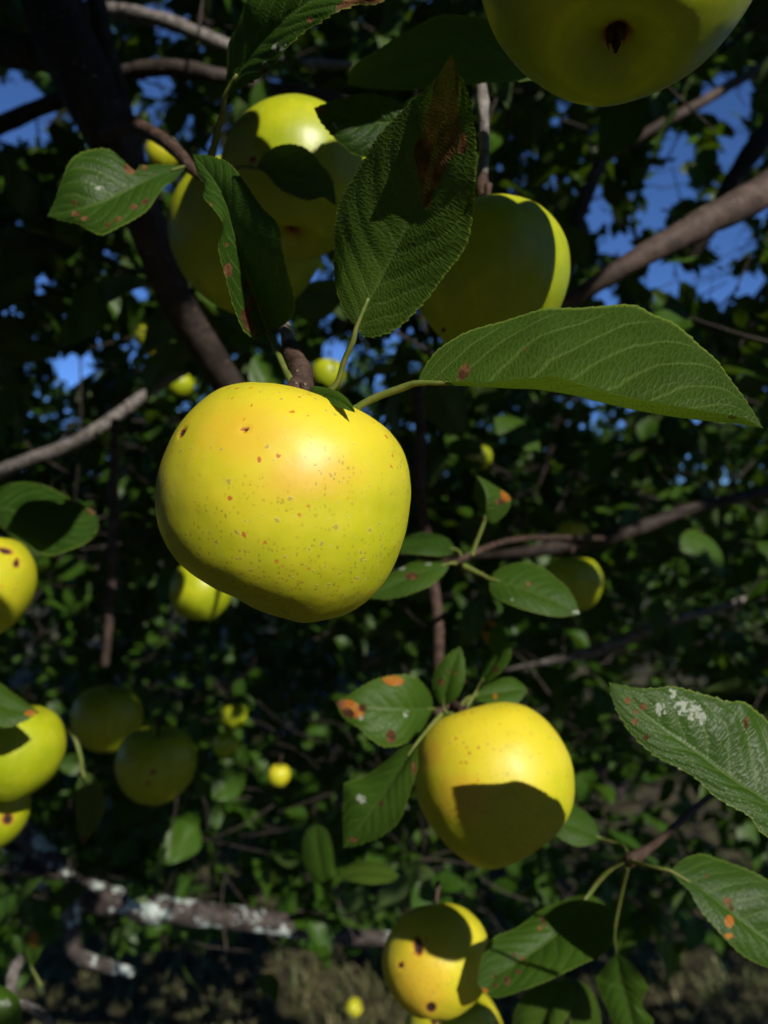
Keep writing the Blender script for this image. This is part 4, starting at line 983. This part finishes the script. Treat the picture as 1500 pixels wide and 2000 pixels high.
lo = np.vstack([curve([P(*w) for w in ((-80, 1660, 1.35), (60, 1700, 1.3), (170, 1748, 1.27), (260, 1768, 1.25))], 50), curve([P(*w) for w in ((-60, 1560, 1.3), (60, 1640, 1.24), (140, 1820, 1.18), (260, 1900, 1.15))], 40),
                np.stack([-1.7 + 1.25 * rng.random(150), 2.0 + 1.6 * rng.random(150), np.zeros(150)], 1), np.stack([0.05 + 1.7 * rng.random(110), 2.0 + 1.6 * rng.random(110), np.zeros(110)], 1)])
lo = np.repeat(lo, 3, 0); lo = lo + SUN * (1.3 + 2.2 * rng.random(len(lo)))[:, None] + rng.normal(size=lo.shape) * 0.03  # extra leaves sunward of low branches and ground, added for shade
lp = np.repeat(lp, 4, 0); lp = lp + SUN * (0.45 + 0.5 * rng.random(len(lp)))[:, None] + rng.normal(size=lp.shape) * 0.02  # extra leaves sunward of the limbs, added to keep them dark
q = np.vstack([q, lp[~in_view(lp, 120)], lo[~in_view(lo, 120)]])
F2 = frames(rng.normal(size=(len(q), 3)) + [0, 0, -.4], nrm(rng.normal(size=(len(q), 3)) * .5 + SUN))
S2 = 0.06 + 0.04 * rng.random(len(q))
c2 = q + F2[:, :, 1] * S2[:, None] * .5
ok = ~blocks_sun(c2, 0.045)
v, f, uv, tt = join_leaves(q[ok], F2[ok], S2[ok], rng.random(int(ok.sum())) * .4, TMPL_LOW)
link('foliage', new_mesh('foliage', v, f, M_FOL, uv=uv, attrs={'tint': tt}), TREE, kind='stuff', label='leafy canopy overhead')
print('canopy', int(ok.sum()))

# single leaves added out of view, only to shade chosen apples and leaves
def shade_leaf(px, py, d, t, length, width_dir, tmpl=0, shift=(0, 0, 0), wide=1.0):
    """an added unseen leaf standing t metres sunward of the point that (px, py) shows at depth d"""
    c = P(px, py, d) + SUN * t + np.array(shift)
    dr = np.asarray(width_dir, float); dr = nrm(dr - SUN * (dr @ SUN))
    Fm = frames(dr[None], SUN[None])[0]
    A = Fm * length * np.array([wide, 1, 1])
    b = c - dr * length * .5
    o = bpy.data.objects.new('leaf', hi_me[tmpl]); COL.objects.link(o)  # unseen blocker, added only for its shadow
    o.parent = TREE; o.matrix_parent_inverse = Matrix.Translation(-Vector(TREE_BASE))
    o.matrix_basis = Matrix(((A[0, 0], A[0, 1], A[0, 2], b[0]), (A[1, 0], A[1, 1], A[1, 2], b[1]), (A[2, 0], A[2, 1], A[2, 2], b[2]), (0, 0, 0, 1)))
shade_leaf(1118, 1142, .83, .95, .085, (1, 0, .2), 5)
shade_leaf(1118, 1105, .83, .93, .085, (1, 0, -.1), 2)
shade_leaf(870, 110, .315, .16, .08, (1, 0, .1), 4)
shade_leaf(960, 110, .315, .16, .07, (1, 0, .3), 2)
shade_leaf(900, 520, .31, .16, .075, (.2, 0, 1), 5)
shade_leaf(1000, 545, .305, .17, .075, (.35, 0, 1), 6)
shade_leaf(600, 455, .355, .18, .07, (1, 0, -.05), 2)
shade_leaf(400, 600, .39, .22, .07, (.1, 0, 1), 4)
shade_leaf(550, 455, .247, .14, .066, (-.32, 0, 1), 3, wide=.5)
shade_leaf(380, 450, .40, .22, .06, (.1, 0, 1), 1, wide=.7)
shade_leaf(0, 1225, .44, .50, .08, (1, 0, .1), 3)
shade_leaf(290, 1480, .65, .75, .09, (1, 0, .3), 5)

# ------------------------------------------------------------------ neighbouring trees
def back_tree(label, x, y, h, rad, n, seed):
    T = thing('apple_tree', label, 'tree', (x, y, 0), world_parts=True)
    tube('trunk', [(x, y, -.1), (x + .03, y, .5), (x - .05, y + .05, 1.1), (x, y, 1.7)], [.13, .10, .09, .06], M_LIMB, T, sides=14, n=30, rough=.1, seed=seed)
    for k in range(6):
        a = k * 1.05 + seed
        e = np.array([x + math.cos(a) * rad * .8, y + math.sin(a) * rad * .8, 1.6 + (h - 1.6) * (.4 + .5 * rng.random())])
        s0 = np.array([x, y, 1.0 + .1 * k])
        tube('limb', [s0, s0 * .55 + e * .45 + [0, 0, .15], e], [.05, .032, .012], M_LIMB, T, sides=10, n=20, rough=.1, seed=seed + k)
    d = nrm(rng.normal(size=(n, 3)))
    r = rng.random(n) ** .45
    lump = 1 + .28 * vnoise(d * 2.3, seed)
    c = np.array([x, y, h * .52]) + d * (r * lump)[:, None] * [rad, rad, h * .50]
    c = c[(c[:, 2] > .12)]
    _, B1, D1, U1, S1, T1 = shoots(c, 7, .2, size=(.06, .10))
    ct = B1 + D1 * S1[:, None] * .5
    k = ~in_gap(ct, 6) & (vnoise(ct * 1.9, seed + 3) > -.5) & (ct[:, 1] > 2.2)
    v, f, uv, tt = join_leaves(B1[k], frames(D1[k], U1[k]), S1[k], T1[k], TMPL_LOW)
    link('crown', new_mesh('crown', v, f, M_FOL, uv=uv, attrs={'tint': tt}), T, kind='stuff')
back_tree('apple tree behind, filling the gaps right of the large yellow apple', 1.2, 4.2, 3.0, 1.5, 1500, 3)
back_tree('apple tree behind, filling the gaps left of the large yellow apple', -1.5, 4.6, 3.1, 1.6, 1500, 8)
back_tree('apple tree standing far left behind the limb', -4.6, 6.5, 3.0, 1.9, 1100, 21)
back_tree('apple tree standing far right behind the brown branch', 4.4, 7.0, 3.0, 1.9, 1100, 25)
back_tree('farthest apple tree, closing the view between the two behind', 0.0, 7.0, 2.9, 2.3, 2600, 13)
